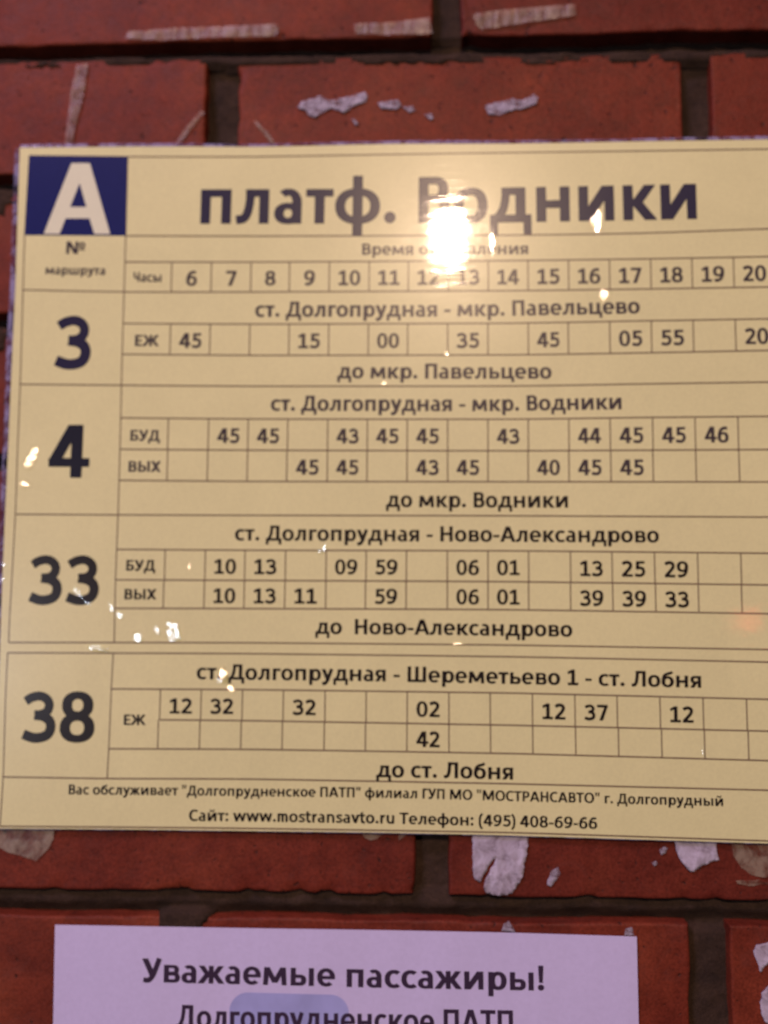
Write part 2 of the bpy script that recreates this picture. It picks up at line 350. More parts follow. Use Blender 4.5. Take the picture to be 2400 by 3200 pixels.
'R': [[187.0,-229.35],[183.87,-232.39],[182.78,-238.32],[184.21,-245.65],[187.95,-247.02],[194.04,-245.4],[194.54,-230.65]]},
'rows': [[None,[[-213.99,258.38],[202.68,258.13]]],
[[[-213.58,249.63],[202.27,245.41]],
[[-210.53,184.03],[200.28,183.2]]],
[[[-210.09,174.43],[199.97,173.27]],
[[-206.96,107.14],[197.86,107.47]]],
[[[-206.53,97.81],[197.56,97.82]],
[[-203.39,30.24],[195.36,29.13]]],
[[[-202.95,20.86],[195.06,19.6]],
[[-199.86,-45.55],[192.95,-46.4]]],
[[[-199.42,-55.16],[192.64,-55.96]],
[[-196.41,-119.93],[190.6,-120.03]]],
[[[-195.98,-129.25],[190.3,-129.31]],
[[-193.08,-191.65],[188.36,-190.17]]],
[[[-192.5,-204.13],[187.99,-201.59]],None]],
'joints': {
0: [[25.13,39.83]],
1: [[-98.43,-81.07],[156.81,172.32]],
6: [[16.73,33.23]],
7: [[-104.63,-90.26],[150.03,169.65]]},
'crinkle': [[-154.42,-45.64,3.3,1],[-135.31,-51.75,2.75,1],[-124.06,-65.04,3.3,1],[-106.74,-62.14,4.4,1.2],[-145.48,-70.58,6.6,1],[-80.65,-83.72,4.4,1],[-31.21,-19.78,2.2,1],[111.33,157.08,4.4,0.6],[-183.92,27.2,3.85,1],[-69.57,-65.1,4.4,0.6],[-12.6,-43.66,4.4,0.6]]}

# ------------------------------------------------------------------ bold humanist lettering: strokes joined, outlined and filled
G={}
def bar(x0,y0,x1,y1): return np.array([(x0,y0),(x1,y0),(x1,y1),(x0,y1)],float)
def dg(x0,y0,x1,y1,w): return np.array([(x0-w/2,y0),(x0+w/2,y0),(x1+w/2,y1),(x1-w/2,y1)],float)
def poly(*p): return np.array(p,float)
def ept(cx,cy,rx,ry,a,n=2.25):
    c,s=math.cos(a),math.sin(a)
    return (cx+rx*math.copysign(abs(c)**(2/n),c), cy+ry*math.copysign(abs(s)**(2/n),s))
def el(cx,cy,rx,ry,n=2.25): return np.array([ept(cx,cy,rx,ry,t,n) for t in np.linspace(0,2*math.pi,64,endpoint=False)])
def arc(cx,cy,rx,ry,wv,wh,a0,a1,n=2.2):
    T=np.radians(np.linspace(a0,a1,40))
    o=[ept(cx,cy,rx,ry,t,n) for t in T]; i=[ept(cx,cy,rx-wv,ry-wh,t,n) for t in T[::-1]]
    return np.array(o+i)
def path(w,*pts,w1=None):
    p=np.array(pts,float); n=len(p)
    out=[]
    P=np.vstack([2*p[0]-p[1],p,2*p[-1]-p[-2]])
    for i in range(1,n):
        a,b,c,d=P[i-1],P[i],P[i+1],P[i+2]
        for t in np.linspace(0,1,10,endpoint=False):
            out.append(.5*((2*b)+(-a+c)*t+(2*a-5*b+4*c-d)*t*t+(-a+3*b-3*c+d)*t**3))
    out.append(p[-1]); out=np.array(out)
    d=np.gradient(out,axis=0); d/=np.linalg.norm(d,axis=1)[:,None]; nn=np.c_[-d[:,1],d[:,0]]
    ww=np.linspace(w,w1 if w1 else w,len(out))[:,None]/2
    return np.vstack([out+nn*ww,(out-nn*ww)[::-1]])
def bowl(x0,y0,x1,y1,wv,wh,right=True,r=None):
    def D(x0,y0,x1,y1,rx):
        pts=[(x0,y0)]+[ept(x1-rx,(y0+y1)/2,rx,(y1-y0)/2,t,2.3) for t in np.linspace(-math.pi/2,math.pi/2,30)]+[(x0,y1)]
        return np.array(pts)
    h=(y1-y0)/2; rx=r or min(h*1.05,(x1-x0)*.8)
    a=D(x0,y0,x1,y1,rx); b=D(x0,y0+wh,x1-wv,y1-wh,max(rx-wv,6))
    if not right:
        a=a.copy();b=b.copy()
        a[:,0]=x0+x1-a[:,0]; b[:,0]=x0+x1-b[:,0]
    return ('R',a,b)
def ring(cx,cy,rx,ry,wv,wh): return ('R',el(cx,cy,rx,ry),el(cx,cy,rx-wv,ry-wh,2.3))
def g(ch,l,r,*pr): G[ch]=(l,r,pr)
S=27
g('о',6,6,ring(49,50,49,51.5,S,19))
g('с',6,3,arc(50,50,50,51.5,S,19,52,308),)
g('а',5,13,arc(41,59,39,42.5,26,18,0,128),bar(54,0,80,62),ring(40,29,40,30.5,26,16))
g('б',6,6,ring(49,46,49,47.5,S,19),path(21,(12,44),(13,70),(22,98),(44,113),(70,120),(86,130)))
g('в',14,6,bar(0,0,26,100),bowl(10,45,82,100,24,16),bowl(10,0,88,58,26,17))
g('г',14,2,bar(0,0,S,100),bar(0,80,64,100))
g('д',3,3,bar(0,0,120,20),bar(0,-36,21,10),bar(99,-36,120,10),bar(76,5,103,100),bar(34,81,103,100),path(22,(46,99),(44,64),(37,36),(22,12)))
g('е',6,5,arc(48,50,48,51.5,26,18,-4,312),bar(18,41,94,57),poly((94,41),(94,57),(66,57),(66,41)))
g('ж',1,1,bar(57,0,82,100),dg(16,100,50,50,29),dg(12,0,50,52,31),dg(123,100,89,50,29),dg(127,0,89,52,31),bar(44,40,96,61))
g('и',14,14,bar(0,0,26,100),bar(76,0,102,100),dg(17,0,85,100,33))
g('й',14,14,bar(0,0,26,100),bar(76,0,102,100),dg(17,0,85,100,33),path(14,(27,136),(34,123),(51,118),(68,123),(75,136)))
g('к',14,0,bar(0,0,S,100),dg(38,48,77,100,31),dg(79,0,36,54,33),bar(20,41,46,60))
g('л',2,14,bar(71,0,98,100),bar(30,80,98,100),path(23,(43,99),(41,62),(35,32),(24,14),(2,10)))
g('м',10,10,poly((0,0),(25,0),(31,100),(5,100)),poly((103,0),(128,0),(123,100),(97,100)),dg(20,100,64,14,28),dg(108,100,64,14,28))
g('н',14,14,bar(0,0,S,100),bar(69,0,96,100),bar(5,40,90,60))
g('п',14,14,bar(0,0,S,100),bar(63,0,90,100),bar(5,80,88,100))
g('р',14,6,ring(52,50,45,51.5,S,19),bar(0,-37,26,99))
g('т',2,2,bar(0,80,80,100),bar(26.5,0,53.5,95))
g('у',1,1,dg(15,100,54,2,30),path(26,(83,102),(60,35),(42,-10),(27,-24),(6,-26)))
g('ф',6,6,ring(66,50,66,52,S,19),bar(52.5,-37,79.5,139))
g('ц',14,2,bar(0,0,S,100),bar(63,0,90,100),bar(5,0,108,20),bar(87,-32,108,12))
g('ш',14,14,bar(0,0,26,100),bar(59,0,85,100),bar(118,0,144,100),bar(5,0,140,20))
g('ы',14,14,bar(0,0,26,100),bowl(8,0,84,62,26,18),bar(100,0,126,100))
g('ь',14,5,bar(0,0,26,100),bowl(8,0,86,62,26,18))
g('я',2,14,bar(63,0,89,100),bowl(4,36,82,100,26,18,False),dg(18,0,46,44,31))
g('w',1,1,dg(15,100,42,0,28),dg(42,0,76,100,25),dg(76,100,110,0,25),dg(110,0,137,100,28))
g('m',13,12,bar(0,0,26,100),arc(37,58,35,44,26,20,0,150),bar(46,0,72,60),arc(83,58,35,44,26,20,0,150),bar(92,0,118,60))
g('s',4,4,path(20,(70,84),(46,91.5),(22,86),(15,72),(26,59),(50,48),(64,34),(60,16),(36,9),(4,15)))
g('t',1,3,path(25,(26,128),(26,60),(27,28),(36,10),(62,9)),bar(0,81,64,100))
g('r',13,0,bar(0,0,26,100),arc(46,52,38,49,26,21,72,160))
g('n',13,13,bar(0,0,26,100),arc(45,56,43,46,26,20,0,150),bar(62,0,88,58))
g('v',1,1,dg(15,100,48,0,29),dg(81,100,48,0,29))
g('u',13,13,bar(62,0,88,100),arc(43,44,43,46,26,20,180,330),bar(0,42,26,100))
for a,b in (('a','а'),('o','о')): G[a]=G[b]
H=134
g('А',1,1,dg(16,0,63,H,29),dg(116,0,69,H,29),bar(53,112,79,H),bar(28,30,104,49))
g('Б',14,6,bar(0,0,27,H),bar(5,H-20,82,H),bowl(8,0,90,80,27,19))
g('В',14,6,bar(0,0,27,H),bowl(10,62,86,H,26,19),bowl(10,0,93,79,28,20))
g('Г',14,2,bar(0,0,27,H),bar(5,H-20,70,H))
g('Д',3,3,bar(0,0,134,20),bar(0,-34,22,10),bar(112,-34,134,10),bar(88,5,115,H),bar(38,H-20,115,H),path(23,(50,H-1),(48,90),(40,48),(22,12)))
g('Е',14,6,bar(0,0,27,H),bar(5,0,74,20),bar(5,57,70,76),bar(5,H-20,74,H))
g('Ж',1,1,bar(73,0,100,H),dg(18,H,64,66,32),dg(14,0,62,70,33),dg(155,H,109,66,32),dg(159,0,111,70,33),bar(56,57,117,78))
g('Л',2,14,bar(88,0,115,H),bar(34,H-20,115,H),path(25,(48,H-1),(46,86),(41,46),(28,16),(2,10)))
g('М',14,14,bar(0,0,25,H),bar(125,0,150,H),dg(19,H,75,8,33),dg(131,H,75,8,33))
g('Н',14,14,bar(0,0,27,H),bar(77,0,104,H),bar(5,57,98,78))
g('О',6,6,ring(65,67,65,69,28,20))
g('П',14,14,bar(0,0,27,H),bar(75,0,102,H),bar(5,H-20,98,H))
g('Р',14,5,bar(0,0,27,H),bowl(10,48,90,H,27,19))
g('С',6,3,arc(64,67,64,69,28,20,53,307))
g('Т',2,2,bar(0,H-20,100,H),bar(36.5,0,63.5,H-5))
g('У',1,1,dg(16,H,60,36,31),path(26,(96,H+2),(66,50),(48,18),(32,9),(10,12)))
g('Х',1,1,dg(17,0,95,H,33),dg(95,0,17,H,33))
g('Ч',12,14,path(26,(13,H),(14,88),(26,62),(52,55),(80,62)),bar(68,0,95,H))
g('Ш',14,14,bar(0,0,27,H),bar(63,0,90,H),bar(126,0,153,H),bar(5,0,150,20))
g('Ы',14,14,bar(0,0,27,H),bowl(8,0,90,80,27,19),bar(104,0,131,H))
g('№',14,4,bar(0,0,25,H),bar(79,0,104,H),dg(17,H,87,0,32),ring(140,96,28,32,17,13),bar(114,40,166,54))
g('0',7,7,ring(47,67,47,69,26,19))
g('1',7,7,bar(34,0,61,H),bar(4,0,88,20),poly((36,H),(2,114),(8,95),(42,113)))
g('2',7,7,path(25,(8,110),(24,120),(46,124),(66,116),(74,98),(66,74),(46,48),(14,12)),bar(4,0,90,20))
g('3',7,7,path(22,(8,110),(24,120),(46,124),(64,117),(73,102),(69,84),(54,74),(34,72)),path(24,(34,72),(58,68),(75,56),(79,38),(72,20),(54,11),(30,10),(4,19)))
g('4',3,3,bar(57,0,84,H),dg(62,H,14,42,30),bar(0,28,103,48),poly((50,H),(84,H),(84,110),(50,110)))
g('5',7,7,bar(14,H-20,84,H),poly((13,62),(38,72),(38,H),(14,H)),path(23,(20,74),(44,78),(68,70),(77,46),(68,20),(44,10),(6,16)))
g('6',7,7,ring(48,43,47,45,26,18),path(23,(13,42),(16,78),(32,110),(58,123),(84,121)))
g('9',7,7,ring(47,91,47,45,26,18),path(23,(82,92),(79,56),(63,24),(37,11),(11,13)))
g('7',7,7,bar(2,H-21,90,H),poly((20,0),(50,0),(91,H-10),(90,H-21),(62,H-21)))
g('8',7,7,ring(47,99,42,36.5,25,18),ring(47,37.5,47,39,26,18))
g('.',9,9,el(16,16,16,16,2))
g(':',9,9,el(16,16,16,16,2),el(16,84,16,16,2))
g('-',6,6,bar(0,40,50,59))
g('!',10,10,el(16,16,16,16,2),poly((7,44),(25,44),(29,140),(3,140)))
g('"',10,10,poly((4,92),(18,92),(22,140),(0,140)),poly((38,92),(52,92),(56,140),(34,140)))
g('(',6,4,path(22,(38,146),(17,110),(11,54),(17,0),(38,-34)))
g(')',4,6,path(22,(4,146),(25,110),(31,54),(25,0),(4,-34)))
SP=47
def sdf(P,X,Y):
    d=np.full(X.shape,1e9); s=np.ones(X.shape); n=len(P)
    for i in range(n):
        a=P[i]; b=P[i-1]
        e=b-a; L=e@e
        if L<1e-9: continue
        wx=X-a[0]; wy=Y-a[1]
        t=np.clip((wx*e[0]+wy*e[1])/L,0,1)
        d=np.minimum(d,(wx-e[0]*t)**2+(wy-e[1]*t)**2)
        c1=Y>=a[1]; c2=Y<b[1]; c3=e[0]*wy>e[1]*wx
        flip=(c1&c2&c3)|(~c1&~c2&~c3)
        s=np.where(flip,-s,s)
    return s*np.sqrt(d)
def dp(P,tol):
    if len(P)<3: return P
    a,b=P[0],P[-1]; e=b-a; L=np.hypot(*e)
    d=np.abs(e[0]*(P[:,1]-a[1])-e[1]*(P[:,0]-a[0]))/L if L>1e-9 else np.hypot(*(P-a).T)
    i=d.argmax()
    if d[i]<tol: return np.array([a,b])
    return np.vstack([dp(P[:i+1],tol)[:-1],dp(P[i:],tol)])
def contours(F,x0,y0,h,iso=0.0):
    F=F-iso; F=np.where(F==0,1e-6,F)
    ny,nx=F.shape; segs={}
    def xp(i,j,k,l):
        a,b=F[j,i],F[l,k]; t=a/(a-b)
        return (x0+h*(i+(k-i)*t), y0+h*(j+(l-j)*t))
    ins=F<0
    pts={}
    nxt={}
    for j in range(ny-1):
        for i in range(nx-1):
            c=(ins[j,i],ins[j,i+1],ins[j+1,i+1],ins[j+1,i])
            if all(c) or not any(c): continue
            E=[('h',i,j),('v',i+1,j),('h',i,j+1),('v',i,j)]
            # traverse: edges where inside->outside (going ccw)
            out=[];inn=[]
            for k in range(4):
                a,b=c[k],c[(k+1)%4]
                if a and not b: out.append(k)
                if b and not a: inn.append(k)
            for k in out:
                # connect to the next entering edge ccw before: choose closest preceding
                m=min(inn,key=lambda q:(k-q)%4)
                nxt[E[k]]=E[m]
    def P(e):
        t,i,j=e
        return xp(i,j,i+1,j) if t=='h' else xp(i,j,i,j+1)
    L=[];seen=set()
    for s in list(nxt):
        if s in seen: continue
        c=[];e=s
        while e not in seen:
            seen.add(e); c.append(P(e)); e=nxt[e]
        c=np.array(c)
        k=len(c)//2
        # start at extreme corner for DP stability
        k0=(c[:,0]+c[:,1]).argmin(); c=np.roll(c,-k0,0); k=(c[:,0]+c[:,1]).argmax()
        if k==0: continue
        a=dp(c[:k+1],.45); b=dp(np.vstack([c[k:],c[:1]]),.45)
        q=np.vstack([a[:-1],b[:-1]])
        ar=.5*np.sum(q[:,0]*np.roll(q[:,1],-1)-q[:,1]*np.roll(q[:,0],-1))
        if abs(ar)>12: L.append((ar,q))
    return L
def glyphs():
    out={}
    for ch,(l,r,pr) in G.items():
        allp=np.vstack([p[1] if isinstance(p,tuple) else p for p in pr])
        mn=allp.min(0)-5; mx=allp.max(0)+5; h=1.5
        X,Y=np.meshgrid(np.arange(mn[0],mx[0]+h,h),np.arange(mn[1],mx[1]+h,h))
        F=np.full(X.shape,1e9)
        for p in pr:
            d=np.maximum(sdf(p[1],X,Y),-sdf(p[2],X,Y)) if isinstance(p,tuple) else sdf(p,X,Y)
            F=np.minimum(F,d)
        out[ch]=(l,r,float(allp[:,0].max()),[q for ar,q in contours(F,mn[0],mn[1],h,1.4)])
    return out
FONT=glyphs()


# ------------------------------------------------------------------ materials
def new_mat(name):
    m = bpy.data.materials.new(name); m.use_nodes = True
    nt = m.node_tree; return m, nt, nt.nodes['Principled BSDF']
def N(nt, t, **k):
    n = nt.nodes.new(t)
    for a, b in k.items(): setattr(n, a, b)
    return n
def math_n(nt, op, a, b=None, c=None):
    n = nt.nodes.new('ShaderNodeMath'); n.operation = op
    for i, v in enumerate((a, b, c)):
        if v is None: continue
        if isinstance(v, (int, float)): n.inputs[i].default_value = v
        else: nt.links.new(v, n.inputs[i])
    return n.outputs[0]
def noise(nt, vec, scale, detail=3, rough=.55, dist=0):
    n = nt.nodes.new('ShaderNodeTexNoise'); n.inputs['Scale'].default_value = scale
    n.inputs['Detail'].default_value = detail; n.inputs['Roughness'].default_value = rough; n.inputs['Distortion'].default_value = dist
    nt.links.new(vec, n.inputs['Vector']); return n.outputs['Fac']
def ramp(nt, fac, stops):
    r = nt.nodes.new('ShaderNodeValToRGB'); e = r.color_ramp.elements
    while len(e) < len(stops): e.new(.5)
    for i, (p, c) in enumerate(stops): e[i].position = p; e[i].color = (*c, 1) if len(c) == 3 else c
    nt.links.new(fac, r.inputs[0]); return r.outputs[0]
def mapping(nt, vec, scale):
    m = nt.nodes.new('ShaderNodeMapping'); m.inputs['Scale'].default_value = scale; nt.links.new(vec, m.inputs[0]); return m.outputs[0]

# relief of the laminating film: broad waves, fine ripple, crumpled spots (object space, metres)
film = bpy.data.node_groups.new('film_relief', 'ShaderNodeTree')
film.interface.new_socket('Normal', in_out='OUTPUT', socket_type='NodeSocketVector')
go = film.nodes.new('NodeGroupOutput'); tc = film.nodes.new('ShaderNodeTexCoord'); V = tc.outputs['Object']
broad = math_n(film, 'MULTIPLY', noise(film, mapping(film, V, (1, 1, .55)), 14, 2), .00042)
mid = math_n(film, 'MULTIPLY', noise(film, mapping(film, V, (.32, 1, 1.7)), 95, 2), .00009)
fine = math_n(film, 'MULTIPLY', noise(film, V, 420, 2), .0000085)
h = math_n(film, 'ADD', math_n(film, 'ADD', broad, mid), fine)
mask = None
for x, z, r, s in DATA['crinkle']:
    d = film.nodes.new('ShaderNodeVectorMath'); d.operation = 'DISTANCE'
    film.links.new(V, d.inputs[0]); d.inputs[1].default_value = (x / 1000, -.003, z / 1000)
    mr = film.nodes.new('ShaderNodeMapRange'); mr.interpolation_type = 'SMOOTHSTEP'
    film.links.new(d.outputs['Value'], mr.inputs[0])
    mr.inputs[1].default_value = 0; mr.inputs[2].default_value = r / 1000 * 2.4; mr.inputs[3].default_value = s; mr.inputs[4].default_value = 0
    mask = mr.outputs[0] if mask is None else math_n(film, 'MAXIMUM', mask, mr.outputs[0])
crk = math_n(film, 'MULTIPLY', math_n(film, 'MULTIPLY', noise(film, mapping(film, V, (1, 1, 1.4)), 170, 2, .55, .3), .00035), mask)
h = math_n(film, 'ADD', h, crk)
sx_ = film.nodes.new('ShaderNodeSeparateXYZ'); film.links.new(V, sx_.inputs[0])
wob = math_n(film, 'MULTIPLY', noise(film, V, 120, 1), .004)
for x, z, w_, a, hh in DATA['crease']:      # soft upright creases in the film
    dx = math_n(film, 'DIVIDE', math_n(film, 'SUBTRACT', math_n(film, 'ADD', sx_.outputs[0], wob), x / 1000 + .002), w_ / 1000)
    dz = math_n(film, 'DIVIDE', math_n(film, 'SUBTRACT', sx_.outputs[2], z / 1000), hh / 1000)
    q = math_n(film, 'ADD', math_n(film, 'MULTIPLY', dx, dx), math_n(film, 'MULTIPLY', dz, dz))
    h = math_n(film, 'ADD', h, math_n(film, 'MULTIPLY', math_n(film, 'POWER', 2.718, math_n(film, 'MULTIPLY', q, -1.0)), a / 1000))
bp = film.nodes.new('ShaderNodeBump'); bp.inputs['Strength'].default_value = 1; bp.inputs['Distance'].default_value = 1
film.links.new(h, bp.inputs['Height']); film.links.new(bp.outputs[0], go.inputs[0])

def laminated(name, col, var=.04, coat=1.0):
    m, nt, p = new_mat(name)
    t = N(nt, 'ShaderNodeTexCoord').outputs['Object']
    a = [c * (1 - var) for c in col]; b = [min(1, c * (1 + var)) for c in col]
    nf = math_n(nt, 'ADD', math_n(nt, 'MULTIPLY', noise(nt, t, 800, 2), .45), math_n(nt, 'MULTIPLY', noise(nt, t, 16, 5, .65, .8), .55))
    nt.links.new(ramp(nt, nf, [(.3, a), (.7, b)]), p.inputs['Base Color'])
    p.inputs['Roughness'].default_value = .27; p.inputs['Specular IOR Level'].default_value = .20
    p.inputs['Coat Weight'].default_value = coat; nt.links.new(ramp(nt, noise(nt, t, 26, 5, .7, 1.0), [(.35, (.035, .035, .035)), (.65, (.068, .068, .068))]), p.inputs['Coat Roughness']); p.inputs['Coat IOR'].default_value = 1.5
    g = nt.nodes.new('ShaderNodeGroup'); g.node_tree = film
    nt.links.new(g.outputs[0], p.inputs['Coat Normal'])
    return m
M = {}
M['paper'] = laminated('laminated_yellow_paper', (.775, .75, .41), .07)
M['navy'] = laminated('navy_print', (.026, .023, .058))
M['navyblack'] = laminated('navy_black_print', (.018, .018, .032))
M['hazed'] = laminated('hazed_black_print', (.060, .048, .055))  # upper rows' black ink, with the film's glare haze mixed into its colour
M['black'] = laminated('black_print', (.022, .017, .016))
M['rule'] = laminated('rule_print', (.16, .105, .075))
M['blue'] = laminated('blue_print', (.011, .016, .115), .12)
M['cream'] = laminated('cream_print', (.78, .79, .60))
def flat(name, col, rough=.7, spec=.3, var=.03, sc_=500):
    m, nt, p = new_mat(name)
    t = N(nt, 'ShaderNodeTexCoord').outputs['Object']
    nt.links.new(ramp(nt, noise(nt, t, sc_, 3), [(.3, [c * (1 - var) for c in col]), (.7, [min(1, c * (1 + var)) for c in col])]), p.inputs['Base Color'])
    p.inputs['Roughness'].default_value = rough; p.inputs['Specular IOR Level'].default_value = spec
    b = N(nt, 'ShaderNodeBump'); b.inputs['Distance'].default_value = 1
    sx = N(nt, 'ShaderNodeSeparateXYZ'); nt.links.new(t, sx.inputs[0])
    fold = math_n(nt, 'MULTIPLY', math_n(nt, 'ABSOLUTE', math_n(nt, 'SUBTRACT', sx.outputs[0], -.006)), .012)
    hh = math_n(nt, 'ADD', math_n(nt, 'MULTIPLY', noise(nt, mapping(nt, t, (1, 1, .4)), 15, 2), .0035), fold)
    nt.links.new(hh, b.inputs['Height']); nt.links.new(b.outputs[0], p.inputs['Normal'])
    return m
M['notice'] = flat('lilac_white_paper', (.59, .54, .85))
M['violet'] = flat('violet_black_print', (.035, .018, .05))
M['patch'] = flat('pale_blue_print', (.36, .38, .74), sc_=60, var=.1)

# bricks
m, nt, p = new_mat('red_brick'); M['brick'] = m
t = N(nt, 'ShaderNodeTexCoord').outputs['Object']
big = noise(nt, t, 16, 3, .6, .4); med = noise(nt, t, 90, 4, .65); fin = noise(nt, t, 700, 3, .7)
c1 = ramp(nt, big, [(.28, (.142, .024, .015)), (.5, (.192, .033, .018)), (.72, (.242, .048, .023))])
mx = N(nt, 'ShaderNodeMix', data_type='RGBA', blend_type='MULTIPLY'); mx.inputs[0].default_value = .75
nt.links.new(c1, mx.inputs[6]); nt.links.new(ramp(nt, med, [(.3, (.62, .62, .66)), (.62, (1, 1, 1))]), mx.inputs[7])
mx2 = N(nt, 'ShaderNodeMix', data_type='RGBA', blend_type='MULTIPLY'); mx2.inputs[0].default_value = .8
nt.links.new(mx.outputs[2], mx2.inputs[6]); nt.links.new(ramp(nt, fin, [(.32, (.55, .55, .58)), (.56, (1, 1, 1)), (.74, (1.18, 1.2, 1.22))]), mx2.inputs[7])
# a greyish bloom of dirt in soft patches
mx3 = N(nt, 'ShaderNodeMix', data_type='RGBA'); nt.links.new(ramp(nt, noise(nt, t, 34, 5, .7, 1.2), [(.55, (0, 0, 0)), (.78, (.38, .38, .38))]), mx3.inputs[0])
nt.links.new(mx2.outputs[2], mx3.inputs[6]); mx3.inputs[7].default_value = (.12, .045, .038, 1)
oi = N(nt, 'ShaderNodeObjectInfo'); mx4 = N(nt, 'ShaderNodeMix', data_type='RGBA', blend_type='MULTIPLY'); mx4.inputs[0].default_value = 1
nt.links.new(mx3.outputs[2], mx4.inputs[6]); nt.links.new(ramp(nt, oi.outputs['Random'], [(0, (.84, .84, .96)), (.5, (1.0, 1.0, 1.0)), (1, (1.05, 1.14, 1.1))]), mx4.inputs[7])
# soot-dark pits and pale scratches
pit = noise(nt, t, 260, 2, .5, .3); mx5 = N(nt, 'ShaderNodeMix', data_type='RGBA'); nt.links.new(ramp(nt, pit, [(.66, (0, 0, 0)), (.73, (.8, .8, .8))]), mx5.inputs[0])
nt.links.new(mx4.outputs[2], mx5.inputs[6]); mx5.inputs[7].default_value = (.035, .014, .012, 1)
nt.links.new(mx5.outputs[2], p.inputs['Base Color'])
nt.links.new(math_n(nt, 'ADD', math_n(nt, 'MULTIPLY', med, .3), .36), p.inputs['Roughness']); p.inputs['Specular IOR Level'].default_value = .13
bn = N(nt, 'ShaderNodeBump'); bn.inputs['Strength'].default_value = .75; bn.inputs['Distance'].default_value = 1
hh = math_n(nt, 'ADD', math_n(nt, 'ADD', math_n(nt, 'MULTIPLY', fin, .00022), math_n(nt, 'MULTIPLY', med, .0008)), math_n(nt, 'MULTIPLY', ramp(nt, pit, [(.66, (1, 1, 1)), (.76, (0, 0, 0))]), .0004))
nt.links.new(hh, bn.inputs['Height']); nt.links.new(bn.outputs[0], p.inputs['Normal'])
# mortar
m, nt, p = new_mat('brown_mortar'); M['mortar'] = m
t = N(nt, 'ShaderNodeTexCoord').outputs['Object']
f1 = noise(nt, t, 60, 4, .7); f2 = noise(nt, t, 900, 3, .7)
mx = N(nt, 'ShaderNodeMix', data_type='RGBA', blend_type='MULTIPLY'); mx.inputs[0].default_value = .8
nt.links.new(ramp(nt, f1, [(.3, (.029, .018, .015)), (.7, (.068, .040, .028))]), mx.inputs[6])
nt.links.new(ramp(nt, f2, [(.3, (.5, .5, .5)), (.6, (1, 1, 1))]), mx.inputs[7])
nt.links.new(mx.outputs[2], p.inputs['Base Color']); p.inputs['Roughness'].default_value = .9; p.inputs['Specular IOR Level'].default_value = .2
bn = N(nt, 'ShaderNodeBump'); bn.inputs['Strength'].default_value = .9; bn.inputs['Distance'].default_value = 1
nt.links.new(math_n(nt, 'ADD', math_n(nt, 'MULTIPLY', f2, .0007), math_n(nt, 'MULTIPLY', f1, .002)), bn.inputs['Height']); nt.links.new(bn.outputs[0], p.inputs['Normal'])
# torn paper
m, nt, p = new_mat('torn_white_paper'); M['scrap'] = m
t = N(nt, 'ShaderNodeTexCoord').outputs['Object']
f1 = noise(nt, t, 130, 5, .7, .8)
nt.links.new(ramp(nt, f1, [(.30, (.16, .12, .16)), (.45, (.38, .33, .43)), (.68, (.58, .53, .70))]), p.inputs['Base Color']); p.inputs['Roughness'].default_value = .85
bn = N(nt, 'ShaderNodeBump'); bn.inputs['Strength'].default_value = .7; bn.inputs['Distance'].default_value = 1
nt.links.new(math_n(nt, 'MULTIPLY', f1, .0012), bn.inputs['Height']); nt.links.new(bn.outputs[0], p.inputs['Normal'])
def powder(name, lo, hi):
    m2 = M['scrap'].copy(); m2.name = name; nt = m2.node_tree; p = nt.nodes['Principled BSDF']; t = N(nt, 'ShaderNodeTexCoord').outputs['Object']
    nt.links.new(ramp(nt, noise(nt, t, 230, 5, .75, .8), [(lo, (0, 0, 0)), (hi, (1, 1, 1))]), p.inputs['Alpha']); return m2
M['scrapthin'] = powder('powdery_torn_paper', .38, .60); M['scrapbig'] = powder('fibrous_torn_paper', .22, .40)
# clear film and tape: see-through sheet with a milky share and a gloss
def clear(name, milk, density, rough, stripes=None, relief=.0006, tint=(1, 1, 1), rs=240):
    m = bpy.data.materials.new(name); m.use_nodes = True; nt = m.node_tree; nt.nodes.clear()
    out = N(nt, 'ShaderNodeOutputMaterial'); t = N(nt, 'ShaderNodeTexCoord').outputs['Object']
    tr = N(nt, 'ShaderNodeBsdfTransparent'); tr.inputs[0].default_value = (*tint, 1)
    df = N(nt, 'ShaderNodeBsdfDiffuse'); df.inputs[0].default_value = (*milk, 1)
    gl = N(nt, 'ShaderNodeBsdfGlossy'); gl.inputs['Roughness'].default_value = rough
    v = mapping(nt, t, stripes) if stripes else t
    nz = noise(nt, v, rs, 4, .65, .5)
    d = math_n(nt, 'MULTIPLY', ramp(nt, nz, [(.41, (.05, .05, .05)), (.60, (1, 1, 1))]), density)
    a = N(nt, 'ShaderNodeMixShader'); nt.links.new(d, a.inputs[0]); nt.links.new(tr.outputs[0], a.inputs[1]); nt.links.new(df.outputs[0], a.inputs[2])
    fr = N(nt, 'ShaderNodeFresnel'); fr.inputs[0].default_value = 1.2 if name == 'clear_film_edge' else 1.62 if name == 'wrinkled_clear_film' else 1.45
    b = N(nt, 'ShaderNodeBump'); b.inputs['Distance'].default_value = 1; nt.links.new(math_n(nt, 'MULTIPLY', nz, relief), b.inputs['Height'])
    nt.links.new(b.outputs[0], gl.inputs['Normal'])
    c = N(nt, 'ShaderNodeMixShader'); nt.links.new(fr.outputs[0], c.inputs[0]); nt.links.new(a.outputs[0], c.inputs[1]); nt.links.new(gl.outputs[0], c.inputs[2])
    nt.links.new(c.outputs[0], out.inputs[0]); return m
M['rim'] = clear('clear_film_edge', (.42, .40, .66), .60, .05, relief=0.0, tint=(.74, .66, .95), rs=120)
M['wrinkle'] = clear('wrinkled_clear_film', (.7, .7, .7), 0.0, .075, relief=.00009, rs=300)
M['tape'] = clear('crinkled_clear_tape', (.60, .47, .44), .34, .38, stripes=(1, 1, .18), relief=.0012)
M['tapethin'] = clear('thin_clear_tape', (.52, .40, .34), .28, .40, relief=.0008)
